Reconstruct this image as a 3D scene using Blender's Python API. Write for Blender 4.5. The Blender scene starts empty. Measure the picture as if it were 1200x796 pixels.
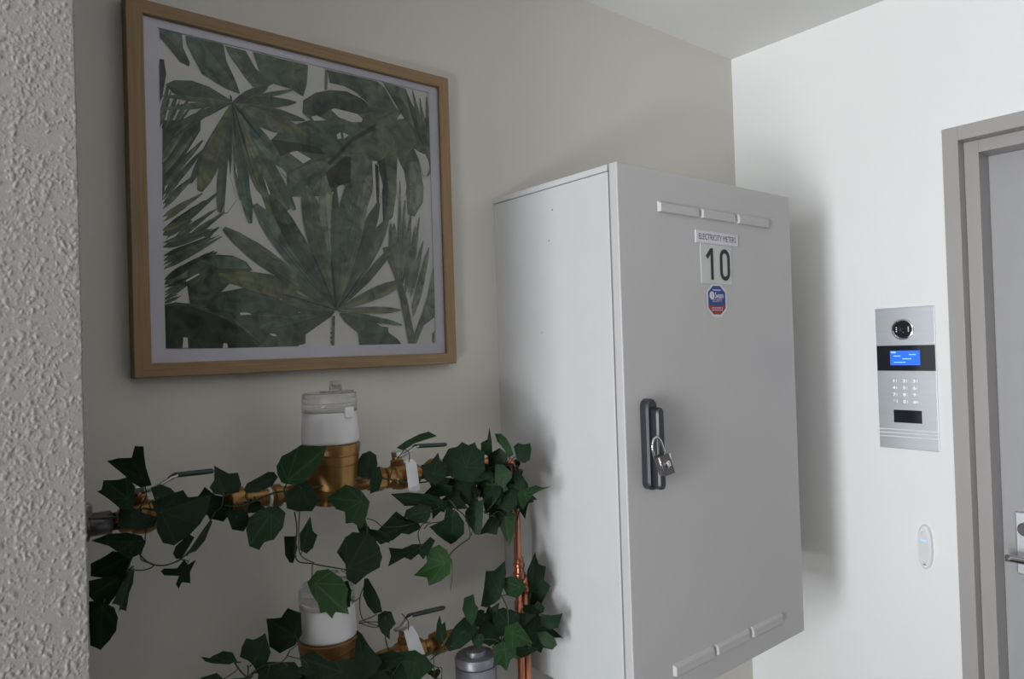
import bpy, bmesh, math, random
from mathutils import Vector, Matrix, noise
PI = math.pi
random.seed(4)
C = bpy.context.scene.collection
scn = bpy.context.scene

# ------------------------------------------------------------------ camera
YAW, PITCH, ROLL, FPX = 0.681076932, 0.0118649491, -0.0313554784, 823.027
_f = Vector((math.sin(YAW)*math.cos(PITCH), math.cos(YAW)*math.cos(PITCH), math.sin(PITCH)))
_r = Vector((math.cos(YAW), -math.sin(YAW), 0)); _u = _r.cross(_f)
CR = math.cos(ROLL)*_r + math.sin(ROLL)*_u
CU = -math.sin(ROLL)*_r + math.cos(ROLL)*_u
CF = _f
EYE = Vector((0, 0, 1.55))
cam = bpy.data.cameras.new('camera'); co = bpy.data.objects.new('camera', cam); C.objects.link(co)
M = Matrix((CR, CU, -CF)).transposed().to_4x4(); M.translation = EYE
co.matrix_world = M
cam.sensor_width = 36; cam.lens = FPX/1200*36; cam.clip_start = 0.02
scn.camera = co

# ------------------------------------------------------------------ light
scn.view_settings.view_transform = 'Standard'; scn.view_settings.look = 'None'
scn.view_settings.gamma = 1; scn.view_settings.exposure = 0.0
w = bpy.data.worlds.new('world'); scn.world = w; w.use_nodes = True
w.node_tree.nodes['Background'].inputs[0].default_value = (.75, .86, 1, 1)
w.node_tree.nodes['Background'].inputs[1].default_value = 1.0

def area(name, loc, rot, sx, sy, power, col):
    l = bpy.data.lights.new(name, 'AREA'); l.shape = 'RECTANGLE'; l.size = sx; l.size_y = sy
    l.energy = power; l.color = col
    o = bpy.data.objects.new(name, l); C.objects.link(o); o.location = loc; o.rotation_euler = rot
    return o
# daylight through the glazed entrance in the left wall
area('daylight', (-3.30, -.26, 1.30), (0, -PI/2, 0), 1.5, .68, 128, (.93, .97, 1))
# upward lamp added to brighten the ceiling, imitating sunlit floor by the entrance
area('ceiling_fill', (-2.5, -.5, .03), (0, PI, 0), 1.2, 1.4, 122, (.98, .985, 1))

# ------------------------------------------------------------------ materials
def lin(c):
    return tuple((x/12.92 if x <= .04045 else ((x+.055)/1.055)**2.4) for x in c)
def hexc(r, g, b): return lin((r/255, g/255, b/255))
def mat(name, col, rough=.5, metal=0, spec=.5, var=0, vscale=8, bump=0, bscale=200, coat=0, emit=None, estr=0, stretch=None, trans=0):
    m = bpy.data.materials.new(name); m.use_nodes = True
    nt = m.node_tree; N = nt.nodes; L = nt.links; b = N['Principled BSDF']
    b.inputs['Base Color'].default_value = (*col, 1); b.inputs['Roughness'].default_value = rough
    b.inputs['Metallic'].default_value = metal; b.inputs['Specular IOR Level'].default_value = spec
    b.inputs['Coat Weight'].default_value = coat
    if trans: b.inputs['Transmission Weight'].default_value = trans
    if emit: b.inputs['Emission Color'].default_value = (*emit, 1); b.inputs['Emission Strength'].default_value = estr
    tc = N.new('ShaderNodeTexCoord'); mp = N.new('ShaderNodeMapping'); L.new(tc.outputs['Object'], mp.inputs[0])
    if stretch: mp.inputs['Scale'].default_value = stretch
    n = N.new('ShaderNodeTexNoise'); n.inputs['Scale'].default_value = vscale; n.inputs['Detail'].default_value = 5
    L.new(mp.outputs[0], n.inputs[0])
    mx = N.new('ShaderNodeMix'); mx.data_type = 'RGBA'
    mx.inputs[6].default_value = (*[c*(1-var) for c in col], 1); mx.inputs[7].default_value = (*[min(1, c*(1+var)) for c in col], 1)
    L.new(n.outputs[0], mx.inputs[0]); L.new(mx.outputs[2], b.inputs['Base Color'])
    if bump:
        n2 = N.new('ShaderNodeTexNoise'); n2.inputs['Scale'].default_value = bscale; n2.inputs['Detail'].default_value = 3
        L.new(mp.outputs[0], n2.inputs[0]); bp = N.new('ShaderNodeBump'); bp.inputs['Strength'].default_value = bump
        bp.inputs['Distance'].default_value = .001; L.new(n2.outputs[0], bp.inputs['Height']); L.new(bp.outputs[0], b.inputs['Normal'])
    return m
MT = {}
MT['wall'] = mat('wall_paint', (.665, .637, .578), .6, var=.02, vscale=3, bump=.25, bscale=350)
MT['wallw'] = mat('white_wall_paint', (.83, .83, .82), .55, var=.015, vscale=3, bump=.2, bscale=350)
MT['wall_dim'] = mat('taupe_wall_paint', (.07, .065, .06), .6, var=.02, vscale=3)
MT['ceil'] = mat('ceiling_paint', (.78, .775, .76), .8, var=.02, bump=.2)
MT['stucco'] = mat('stucco_paint', (.255, .241, .232), .42, var=.04, vscale=60, bump=.3, bscale=500)
MT['floor'] = mat('floor_boards', (.022, .02, .018), .45, var=.2, vscale=4, stretch=(1, 8, 1))
MT['steel_paint'] = mat('grey_powder_coat', (.53, .54, .545), .42, var=.02, vscale=20, bump=.25, bscale=900)
MT['door_coat'] = mat('grey_door_coat', (.495, .483, .484), .40, var=.025, vscale=5, bump=.3, bscale=700)
MT['seam'] = mat('dark_seal', (.05, .05, .055), .8)
MT['frame_paint'] = mat('taupe_frame_paint', (.37, .35, .34), .4, var=.03, bump=.1)
MT['leaf_door'] = mat('door_paint', (.37, .362, .37), .45, var=.03, vscale=30, bump=.3, bscale=300)
MT['oak'] = mat('oak_wood', (.285, .18, .088), .5, var=.45, vscale=330, stretch=(1, 1, .025), bump=.3, bscale=120)
MT['oak_h'] = mat('oak_wood_horizontal', (.285, .18, .088), .5, var=.45, vscale=330, stretch=(.025, 1, 1), bump=.3, bscale=120)
MT['mat'] = mat('mat_board', (.80, .78, .86), .8, var=.01)
MT['paper'] = mat('print_paper', (.84, .82, .80), .8, var=.02)
MT['brass'] = mat('brass', (.34, .19, .07), .36, metal=.85, var=.2, vscale=25, bump=.2, bscale=300)
MT['brass_d'] = mat('dark_brass', (.20, .11, .05), .45, metal=.6, var=.25, vscale=30)
MT['copper'] = mat('copper', (.52, .215, .13), .3, metal=.85, var=.25, vscale=20, bump=.1)
MT['white_pl'] = mat('white_plastic', (.74, .73, .74), .4, var=.02)
MT['clear_pl'] = mat('clear_plastic', (.86, .86, .85), .12, trans=.8, var=.02)
MT['tag'] = mat('white_tag', (.82, .82, .84), .6)
MT['lever'] = mat('lever_grip', (.028, .042, .038), .4, var=.1)
MT['steel'] = mat('steel', (.55, .55, .55), .3, metal=.9, var=.1)
MT['chrome'] = mat('chrome', (.75, .74, .73), .16, metal=1, var=.04)
MT['brushed'] = mat('brushed_aluminium', (.62, .64, .67), .38, metal=.75, var=.06, vscale=60, stretch=(1, .05, 3), bump=.15, bscale=300)
MT['alu'] = mat('grey_housing', (.24, .24, .27), .4, metal=.5, var=.05)
MT['blackpl'] = mat('black_plastic', (.02, .024, .032), .28, coat=.3, var=.1)
MT['dark_metal'] = mat('dark_metal', (.16, .15, .15), .35, metal=.7)
MT['blackglass'] = mat('black_glass', (.012, .014, .018), .12, var=.05)
MT['ink'] = mat('black_ink', (.02, .02, .022), .6)
MT['sign'] = mat('sign_white', (.66, .64, .71), .5, var=.01)
MT['plate'] = mat('plate_grey', (.56, .56, .555), .5, var=.01)
MT['blue'] = mat('sticker_blue', (.018, .055, .22), .4)
MT['red'] = mat('sticker_red', (.27, .02, .03), .4)
MT['key'] = mat('key_white', (.85, .87, .9), .4, emit=(.9, .95, 1), estr=.25)
MT['lcd'] = mat('lcd_blue', (.02, .08, .6), .3, emit=(.02, .17, 1), estr=.75, var=.3)
MT['lcdw'] = mat('lcd_text', (.3, .5, .9), .3, emit=(.3, .55, 1), estr=.8)
MT['led'] = mat('bell_led', (.3, .5, .9), .4, emit=(.35, .6, 1), estr=.6)
MT['bell'] = mat('bell_plastic', (.80, .80, .83), .35)
MT['stem'] = mat('ivy_stem', (.03, .05, .02), .6, var=.2)
# thin picture glass: mirror part by Fresnel, the rest clear
g = bpy.data.materials.new('picture_glass'); g.use_nodes = True
nt = g.node_tree; nt.nodes.clear(); out = nt.nodes.new('ShaderNodeOutputMaterial')
t = nt.nodes.new('ShaderNodeBsdfTransparent'); gl = nt.nodes.new('ShaderNodeBsdfGlossy'); gl.inputs['Roughness'].default_value = .02
fr = nt.nodes.new('ShaderNodeFresnel'); fr.inputs[0].default_value = 1.45; ms = nt.nodes.new('ShaderNodeMixShader')
nt.links.new(fr.outputs[0], ms.inputs[0]); nt.links.new(t.outputs[0], ms.inputs[1]); nt.links.new(gl.outputs[0], ms.inputs[2]); nt.links.new(ms.outputs[0], out.inputs[0])
MT['glass'] = g
# ink of the leaf print: colour attribute times watercolour blotches
m = bpy.data.materials.new('watercolour'); m.use_nodes = True; nt = m.node_tree; N = nt.nodes; L = nt.links; b = N['Principled BSDF']
b.inputs['Roughness'].default_value = .8
at_ = N.new('ShaderNodeAttribute'); at_.attribute_name = 'tint'
tc = N.new('ShaderNodeTexCoord'); n1 = N.new('ShaderNodeTexNoise'); n1.inputs['Scale'].default_value = 34; n1.inputs['Detail'].default_value = 6; n1.inputs['Distortion'].default_value = 1.2
L.new(tc.outputs['Object'], n1.inputs[0])
rp = N.new('ShaderNodeValToRGB'); rp.color_ramp.elements[0].position = .32; rp.color_ramp.elements[0].color = (.45, .50, .52, 1); rp.color_ramp.elements[1].position = .7; rp.color_ramp.elements[1].color = (1.55, 1.5, 1.4, 1)
L.new(n1.outputs[0], rp.inputs[0]); mx = N.new('ShaderNodeMix'); mx.data_type = 'RGBA'; mx.blend_type = 'MULTIPLY'; mx.inputs[0].default_value = 1
L.new(at_.outputs['Color'], mx.inputs[6]); L.new(rp.outputs[0], mx.inputs[7]); L.new(mx.outputs[2], b.inputs['Base Color'])
MT['water'] = m
# ivy leaf: veins drawn from the leaf's own UV (u across, v from petiole to tip)
def leaf_mat(name, base, vein):
    m = bpy.data.materials.new(name); m.use_nodes = True; nt = m.node_tree; N = nt.nodes; L = nt.links; b = N['Principled BSDF']
    b.inputs['Roughness'].default_value = .55; b.inputs['Specular IOR Level'].default_value = .16
    uv = N.new('ShaderNodeUVMap'); uv.uv_map = 'UVMap'; sp = N.new('ShaderNodeSeparateXYZ'); L.new(uv.outputs[0], sp.inputs[0])
    def mt(op, a, b_=None, c=None):
        n = N.new('ShaderNodeMath'); n.operation = op
        for i, v in enumerate((a, b_, c)):
            if v is None: continue
            if isinstance(v, (int, float)): n.inputs[i].default_value = v
            else: L.new(v, n.inputs[i])
        return n.outputs[0]
    acc = None
    for a in (0, .62, -.62, 1.3, -1.3):
        d = mt('ABSOLUTE', mt('SUBTRACT', mt('MULTIPLY', sp.outputs[0], math.cos(a)), mt('MULTIPLY', sp.outputs[1], math.sin(a))))
        along = mt('ADD', mt('MULTIPLY', sp.outputs[0], math.sin(a)), mt('MULTIPLY', sp.outputs[1], math.cos(a)))
        v = mt('MULTIPLY', mt('LESS_THAN', d, .022 if a == 0 else .014), mt('GREATER_THAN', along, 0))
        acc = v if acc is None else mt('MAXIMUM', acc, v)
    n1 = N.new('ShaderNodeTexNoise'); n1.inputs['Scale'].default_value = 3; n1.inputs['Detail'].default_value = 4; L.new(uv.outputs[0], n1.inputs[0])
    c1 = N.new('ShaderNodeMix'); c1.data_type = 'RGBA'; c1.inputs[6].default_value = (*[x*.6 for x in base], 1); c1.inputs[7].default_value = (*[x*1.4 for x in base], 1); L.new(n1.outputs[0], c1.inputs[0])
    c2 = N.new('ShaderNodeMix'); c2.data_type = 'RGBA'; L.new(mt('MULTIPLY', acc, .55), c2.inputs[0]); L.new(c1.outputs[2], c2.inputs[6]); c2.inputs[7].default_value = (*vein, 1)
    L.new(c2.outputs[2], b.inputs['Base Color'])
    vo = N.new('ShaderNodeTexVoronoi'); vo.feature = 'DISTANCE_TO_EDGE'; vo.inputs['Scale'].default_value = 9; L.new(uv.outputs[0], vo.inputs[0])
    bp = N.new('ShaderNodeBump'); bp.inputs['Strength'].default_value = .25; bp.inputs['Distance'].default_value = .002
    L.new(mt('ADD', vo.outputs[0], mt('MULTIPLY', acc, .4)), bp.inputs['Height']); L.new(bp.outputs[0], b.inputs['Normal'])
    return m
LEAF = [leaf_mat('ivy_leaf_dark', (.0085, .0235, .0100), (.020, .048, .019)),
        leaf_mat('ivy_leaf_mid', (.0125, .035, .0115), (.032, .075, .025)),
        leaf_mat('ivy_leaf_bright', (.018, .050, .014), (.042, .10, .030))]

# ------------------------------------------------------------------ helpers
def obj(name, bm, m, parent=None, smooth=False, origin=None):
    me = bpy.data.meshes.new(name)
    if origin is None and not parent: pass
    if origin is not None: bmesh.ops.translate(bm, vec=-Vector(origin), verts=bm.verts)
    bmesh.ops.recalc_face_normals(bm, faces=bm.faces) if m is not MT['water'] else None
    bm.to_mesh(me); bm.free()
    for x in (m if isinstance(m, (list, tuple)) else [m]): me.materials.append(x)
    if smooth:
        for p in me.polygons: p.use_smooth = True
    o = bpy.data.objects.new(name, me); C.objects.link(o)
    if origin is not None: o.location = origin
    if parent:
        o.parent = parent
        base = parent.get('_w', None)
        off = Vector(WORLD.get(parent, (0, 0, 0)))
        o.location = (Vector(origin) if origin is not None else Vector((0, 0, 0))) - off
    WORLD[o] = Vector(origin) if origin is not None else (Vector((0, 0, 0)) if parent else Vector((0, 0, 0)))
    return o
WORLD = {}
def tag(o, label, cat, group=None):
    o['label'] = label; o['category'] = cat
    if group: o['group'] = group
    return o
def thing(name, label, cat, loc, group=None):
    o = bpy.data.objects.new(name, None); C.objects.link(o); o.location = loc; o.empty_display_size = .05
    WORLD[o] = Vector(loc); return tag(o, label, cat, group)
def struct(name, bm, m, smooth=False):
    o = obj(name, bm, m, smooth=smooth); o['kind'] = 'structure'; return o
def bx(bm, x0, x1, y0, y1, z0, z1, bev=0, mi=0):
    vs = [bm.verts.new(p) for p in ((x0,y0,z0),(x1,y0,z0),(x1,y1,z0),(x0,y1,z0),(x0,y0,z1),(x1,y0,z1),(x1,y1,z1),(x0,y1,z1))]
    fs = [bm.faces.new([vs[i] for i in q]) for q in ((0,3,2,1),(4,5,6,7),(0,1,5,4),(1,2,6,5),(2,3,7,6),(3,0,4,7))]
    for f in fs: f.material_index = mi
    if bev:
        es = list({e for f in fs for e in f.edges})
        r = bmesh.ops.bevel(bm, geom=es, offset=bev, segments=2, profile=.5, affect='EDGES')
        for f in r['faces']: f.material_index = mi
    return bm
def box(*a, **k): return bx(bmesh.new(), *a, **k)
def frame_axes(d):
    d = d.normalized(); a = Vector((0, 0, 1)) if abs(d.z) < .9 else Vector((1, 0, 0))
    u = d.cross(a).normalized(); return u, d.cross(u).normalized()
def lathe(bm, origin, axis, prof, n=32, mi=0, cap=True):
    """prof: list of (distance along axis, radius)"""
    u, v = frame_axes(axis); ax = axis.normalized(); rings = []
    def ring(h, r): return [bm.verts.new(origin + ax*h + (u*math.cos(2*PI*i/n) + v*math.sin(2*PI*i/n))*r) for i in range(n)]
    rings = [ring(*prof[0])]; pairs = []
    for k in range(1, len(prof)):
        rings.append(ring(*prof[k])); pairs.append((rings[-2], rings[-1]))
        if k < len(prof)-1:      # crisp edge: start the next band on its own ring
            d0 = math.atan2(prof[k][1]-prof[k-1][1], prof[k][0]-prof[k-1][0]); d1 = math.atan2(prof[k+1][1]-prof[k][1], prof[k+1][0]-prof[k][0])
            if abs(d0-d1) > .5: rings.append(ring(*prof[k]))
    for a, b_ in pairs:
        for i in range(n):
            f = bm.faces.new((a[i], a[(i+1) % n], b_[(i+1) % n], b_[i])); f.material_index = mi; f.smooth = True
    if cap:
        f = bm.faces.new(rings[0]); f.material_index = mi; f = bm.faces.new(rings[-1]); f.material_index = mi
    return bm
def tube(bm, pts, r, n=10, mi=0, flat=1.0):
    pts = [Vector(p) for p in pts]; rings = []
    rr = r if isinstance(r, (list, tuple)) else [r]*len(pts)
    pu = None
    for i, p in enumerate(pts):
        d = (pts[min(i+1, len(pts)-1)] - pts[max(i-1, 0)])
        d.normalize()
        if pu is None: u, v = frame_axes(d)
        else:
            u = (pu - d*pu.dot(d)).normalized(); v = d.cross(u)
        pu = u
        rings.append([bm.verts.new(p + u*math.cos(2*PI*k/n)*rr[i] + v*math.sin(2*PI*k/n)*rr[i]*flat) for k in range(n)])
    for a, b_ in zip(rings, rings[1:]):
        for i in range(n):
            f = bm.faces.new((a[i], a[(i+1) % n], b_[(i+1) % n], b_[i])); f.material_index = mi; f.smooth = True
    for rg in (rings[0], rings[-1]):
        f = bm.faces.new(rg); f.material_index = mi
    return bm
def smooth_path(pts, k=5):
    pts = [Vector(p) for p in pts]; out = []
    for i in range(len(pts)-1):
        p0 = pts[max(i-1, 0)]; p1 = pts[i]; p2 = pts[i+1]; p3 = pts[min(i+2, len(pts)-1)]
        for j in range(k):
            t = j/k
            out.append(.5*((2*p1) + (p2-p0)*t + (2*p0-5*p1+4*p2-p3)*t*t + (3*p1-p0-3*p2+p3)*t*t*t))
    out.append(pts[-1]); return out
def hexnut(bm, origin, axis, h, r, mi=0, n=6):
    u, v = frame_axes(axis); ax = axis.normalized(); rings = []
    for hh, s in ((0, .93), (h*.15, 1), (h*.85, 1), (h, .93)):
        rings.append([bm.verts.new(origin + ax*hh + (u*math.cos(2*PI*(i+.5)/n) + v*math.sin(2*PI*(i+.5)/n))*r*s) for i in range(n)])
    for a, b_ in zip(rings, rings[1:]):
        for i in range(n): bm.faces.new((a[i], a[(i+1) % n], b_[(i+1) % n], b_[i])).material_index = mi
    bm.faces.new(rings[0]).material_index = mi; bm.faces.new(rings[-1]).material_index = mi
def ray(px, py): return CR*((px-600)/FPX) - CU*((py-398)/FPX) + CF
def PB(px, py, y): d = ray(px, py); return EYE + d*(y/d.y)
def PR(px, py, x): d = ray(px, py); return EYE + d*(x/d.x)
def textmesh(bm, s, size, place, mi=0, thick=0, xs=1, align='CENTER', off=0):
    """flat lettering: place maps (x, y) of the text to a world point"""
    cu = bpy.data.curves.new('t', 'FONT'); cu.body = s; cu.size = size; cu.align_x = align; cu.align_y = 'CENTER'; cu.resolution_u = 3; cu.offset = off
    o = bpy.data.objects.new('t', cu); C.objects.link(o)
    me = bpy.data.meshes.new_from_object(o.evaluated_get(bpy.context.evaluated_depsgraph_get()))
    bpy.data.objects.remove(o)
    vs = [bm.verts.new(place(v.co.x*xs, v.co.y)) for v in me.vertices]
    for p in me.polygons:
        try: bm.faces.new([vs[i] for i in p.vertices]).material_index = mi
        except ValueError: pass
    bpy.data.meshes.remove(me)

# ------------------------------------------------------------------ setting
XR, YB, ZC, XL, YF = 1.931, 1.25, 2.43, -3.1, -3.6
struct('floor', box(XL-.1, XR+.3, YF-.1, YB+.1, -.1, 0), MT['floor'])
struct('ceiling', box(XL-.1, XR+.3, YF-.1, YB+.1, ZC, ZC+.1), MT['ceil'])
struct('wall_back', box(XL-.1, XR+.3, YB, YB+.1, 0, ZC), MT['wall'])
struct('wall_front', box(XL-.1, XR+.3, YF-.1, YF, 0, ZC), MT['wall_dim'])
DY0, DY1, DZ = -.30, .650, 2.04
bm = box(XR, XR+.15, DY1, YB, 0, ZC); bx(bm, XR, XR+.15, YF, DY0, 0, ZC); bx(bm, XR, XR+.15, DY0, DY1, DZ, ZC)
struct('wall_right', bm, MT['wallw'])
OY0, OY1, OZ = -.72, .20, 2.12
bm = box(XL-.1, XL, OY1, YB, 0, ZC); bx(bm, XL-.1, XL, YF, OY0, 0, ZC); bx(bm, XL-.1, XL, OY0, OY1, OZ, ZC)
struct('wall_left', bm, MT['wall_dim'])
bm = box(XL-.12, XL+.01, OY0, OY0+.05, 0, OZ); bx(bm, XL-.12, XL+.01, OY1-.05, OY1, 0, OZ); bx(bm, XL-.12, XL+.01, OY0+.05, OY1-.05, OZ-.05, OZ)
struct('window_1', bm, MT['frame_paint'])
bm = box(XR-.012, XR, DY1+.03, YB, 0, .09, .002)
struct('baseboard_right', bm, MT['wallw'])
struct('baseboard_back', box(.13, XR-.012, YB-.012, YB, 0, .09, .002), MT['wallw'])

# partition in the foreground, rough textured render standing proud on it
PX, PY = .1125, .85
struct('wall_partition', box(XL, PX-.001, PY+.001, PY+.10, 0, ZC), MT['stucco'])
def blob(p):
    h = 0; V3 = Vector(p)
    dens = noise.noise(V3*38)
    for s, off, amp in ((205, 0, 1.0), (300, 31, .65)):
        q = Vector((p[0]*s+off, p[1]*s, p[2]*s*.85+off))
        q += Vector((noise.noise(q*.9), 0, noise.noise(q*.9+Vector((5, 1, 7)))))*.55
        d, cpt = noise.voronoi(q)
        rr = noise.cell(cpt[0]*7.3)
        r = .40 + .36*rr + .34*dens
        if r > .12 and d[0] < r: t = 1-(d[0]/r)**2; h = max(h, t*t*amp*min(1, .35+r*1.3))
    return h + .12*noise.noise(V3*160)
bm = bmesh.new(); step = .0009
zs = [1.03 + i*step for i in range(int(1.10/step))]
prof = []   # (x, y, normal) along the front face then round the corner
x = -.01
while x < PX-.0015: prof.append((x, PY, (0, -1))); x += step
for k in range(4):
    a = (k+.5)/4*PI/2; prof.append((PX-.0015+.0015*math.sin(a), PY+.0015-.0015*math.cos(a), (math.sin(a), -math.cos(a))))
y = PY+.0015
while y < PY+.02: prof.append((PX, y, (1, 0))); y += step
grid = []
for z in zs:
    row = []
    for (x, y, n) in prof:
        h = .0002 + .0012*blob((x, y, z))
        row.append(bm.verts.new((x+n[0]*h, y+n[1]*h, z)))
    grid.append(row)
for a, b_ in zip(grid, grid[1:]):
    for i in range(len(a)-1): bm.faces.new((a[i], a[i+1], b_[i+1], b_[i])).smooth = True
o = struct('trim_1', bm, MT['stucco'])

# door at the right
FX = XR-.003
d1 = struct('door_1', box(2.03, 2.07, DY0+.06, .600, 0, 1.990, .002), MT['leaf_door'])
def jamb(name, x0, x1, y_in, y_out, z_in, z_out):
    b = box(x0, x1, y_in, y_out, 0, z_out, .001); bx(b, x0, x1, DY0-.015-(y_out-.65), DY0-.015+(.667-y_in)-(y_out-.667)*1, 0, z_out, .001)
    bx(b, x0, x1, DY0, y_in, z_in, z_out, .001); return b
obj('architrave', jamb('a', FX, XR+.10, .632, .667, 2.021, 2.056), MT['frame_paint'], d1)
obj('rebate', jamb('b', 1.964, 2.09, .600, .6315, 1.990, 2.0205), MT['frame_paint'], d1)
# lock plate and lever
lp = obj('lock_plate', box(2.020, 2.030, .503, .571, .962, 1.113, .003), MT['brushed'], d1)
b = lathe(bmesh.new(), Vector((2.020, .549, 1.073)), Vector((-1, 0, 0)), [(0, .017), (.004, .017), (.006, .014), (.006, .006)], 24)
obj('lock_cylinder', b, MT['chrome'], lp)
b = tube(bmesh.new(), smooth_path([(2.02, .50, 1.010), (1.985, .50, 1.010), (1.972, .505, 1.010), (1.97, .52, 1.010), (1.97, .578, 1.010)], 4), .0085, 14)
bmesh.ops.translate(b, vec=(0, 0, 0), verts=b.verts)
obj('lever_handle', b, MT['chrome'], lp, True)

# ------------------------------------------------------------------ framed print
FY = 1.222
fp = thing('framed_print', 'square oak framed print of green tropical leaves with white mat, on the wall', 'picture', (.535, YB, 1.52))
X0, X1, Z0, Z1 = .2305, .840, 1.5205, 2.1245
IX0, IX1, IZ0, IZ1 = .2565, .8165, 1.5435, 2.1010
def rail(pts_out, pts_in, m):
    """mitred rail: two outer corners, two inner corners (x, z)"""
    b = bmesh.new()
    prof = [(0, FY+.003), (.06, FY), (.94, FY), (1, FY+.002), (1, FY+.012)]
    rings = []
    for (o_, i_) in zip(pts_out, pts_in):
        rg = [b.verts.new((o_[0], YB-.002, o_[1]))] + [b.verts.new((o_[0]+(i_[0]-o_[0])*t, y, o_[1]+(i_[1]-o_[1])*t)) for t, y in prof] + [b.verts.new((i_[0], YB-.002, i_[1]))]
        rings.append(rg)
    n = len(rings[0])
    for i in range(n): b.faces.new((rings[0][i], rings[0][(i+1) % n], rings[1][(i+1) % n], rings[1][i]))
    b.faces.new(rings[0]); b.faces.new(rings[1]); return b
O = [(X0, Z0), (X1, Z0), (X1, Z1), (X0, Z1)]; I = [(IX0, IZ0), (IX1, IZ0), (IX1, IZ1), (IX0, IZ1)]
for k in range(4):
    obj('frame_rail', rail((O[k], O[(k+1) % 4]), (I[k], I[(k+1) % 4]), None), MT['oak_h'] if k % 2 == 0 else MT['oak'], fp)
AX0, AX1, AZ0, AZ1 = .2795, .7985, 1.5655, 2.0875
ym = FY+.0085
A4 = [PB(186, 35, ym), PB(505, 107, ym), PB(508, 403, ym), PB(193, 409, ym)]
AX0 = (A4[0].x+A4[3].x)/2; AX1 = (A4[1].x+A4[2].x)/2; AZ1 = (A4[0].z+A4[1].z)/2; AZ0 = (A4[2].z+A4[3].z)/2
b = box(IX0-.004, AX0, ym, ym+.002, IZ0-.004, IZ1+.004); bx(b, AX1, IX1+.004, ym, ym+.002, IZ0-.004, IZ1+.004)
bx(b, AX0, AX1, ym, ym+.002, IZ0-.004, AZ0); bx(b, AX0, AX1, ym, ym+.002, AZ1, IZ1+.004)
obj('mat_board', b, MT['mat'], fp)
ya = ym + .0025
pp = obj('print_sheet', box(AX0-.01, AX1+.01, ya, ya+.001, AZ0-.01, AZ1+.01), MT['paper'], fp)
obj('backing_board', box(X0+.005, X1-.005, ya+.002, YB-.003, Z0+.005, Z1-.005), MT['oak'], fp)
b = bmesh.new(); vs = [b.verts.new(p) for p in ((IX0-.002, FY+.005, IZ0-.002), (IX1+.002, FY+.005, IZ0-.002), (IX1+.002, FY+.005, IZ1+.002), (IX0-.002, FY+.005, IZ1+.002))]
b.faces.new(vs)
obj('glass_pane', b, MT['glass'], fp)

# printed leaves: flat shapes of ink on the sheet
CR_ = {1: (185, 30, 6.63), 2: (345, 60, 6.635), 3: (185, 150, 6.63), 4: (345, 180, 6.635), 5: (185, 270, 5.49), 6: (345, 290, 6.37), 7: (260, 90, 5.683), 0: (0, 0, 1)}
def cv(c, p): ox, oy, s = CR_[c]; return (ox+p[0]/s, oy+p[1]/s)
G = {'dark': (.115, .142, .110), 'teal': (.150, .205, .172), 'mid': (.170, .210, .145), 'olive': (.195, .215, .125), 'grey': (.225, .255, .205), 'light': (.29, .32, .25), 'deep': (.068, .080, .062), 'paper': (.84, .82, .80), 'line': (.05, .065, .045)}
art = bmesh.new(); tint = art.verts.layers.float_color.new('tint'); lay = [0]
def clip(poly):
    for ax, lim, sg in ((0, AX0, 1), (0, AX1, -1), (1, AZ0, 1), (1, AZ1, -1)):
        out_ = []
        for i in range(len(poly)):
            a = poly[i]; b_ = poly[(i+1) % len(poly)]
            ia = (a[ax]-lim)*sg >= 0; ib = (b_[ax]-lim)*sg >= 0
            if ia: out_.append(a)
            if ia != ib:
                t = (lim-a[ax])/(b_[ax]-a[ax]); out_.append((a[0]+(b_[0]-a[0])*t, a[1]+(b_[1]-a[1])*t))
        poly = out_
        if len(poly) < 3: return []
    return poly
inkp = {'n': 0}
def poly(c, pts, col, raw=False):
    """pts in zoom-crop units of the photograph, projected on the sheet"""
    q = []
    for p in pts:
        f = cv(c, p); w_ = PB(f[0], f[1], ya); q.append((w_.x, w_.z))
    q = clip(q)
    if len(q) < 3: return
    lay[0] += 1; y = ya - .00025 - lay[0]*.0000055
    vs = [art.verts.new((x, y, z)) for x, z in q]
    tc_ = G[col] if isinstance(col, str) else col
    j = random.uniform(.85, 1.15) if col != 'paper' else 1
    for v in vs: v[tint] = (tc_[0]*j, tc_[1]*j, tc_[2]*j, 1)
    try: fc = art.faces.new(vs)
    except ValueError: return
    fc.material_index = 1 if col == 'paper' else 0
    if raw: return
    k_ = .55 if col != 'paper' else 1
    ec = [x*.5 for x in (tc_ if col != 'paper' else G['mid'])]
    for i in range(len(q)):
        if random.random() < .25: continue
        a_, b_ = Vector(q[i]), Vector(q[(i+1) % len(q)]); d_ = b_-a_
        if d_.length < 1e-5: continue
        n_ = Vector((-d_.y, d_.x)).normalized()*random.uniform(.0002, .0005)
        f_ = [art.verts.new((p.x, y-.000004, p.y)) for p in (a_-n_, b_-n_, b_+n_, a_+n_)]
        for v in f_: v[tint] = (*ec, 1)
        art.faces.new(f_).material_index = 0
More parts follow.
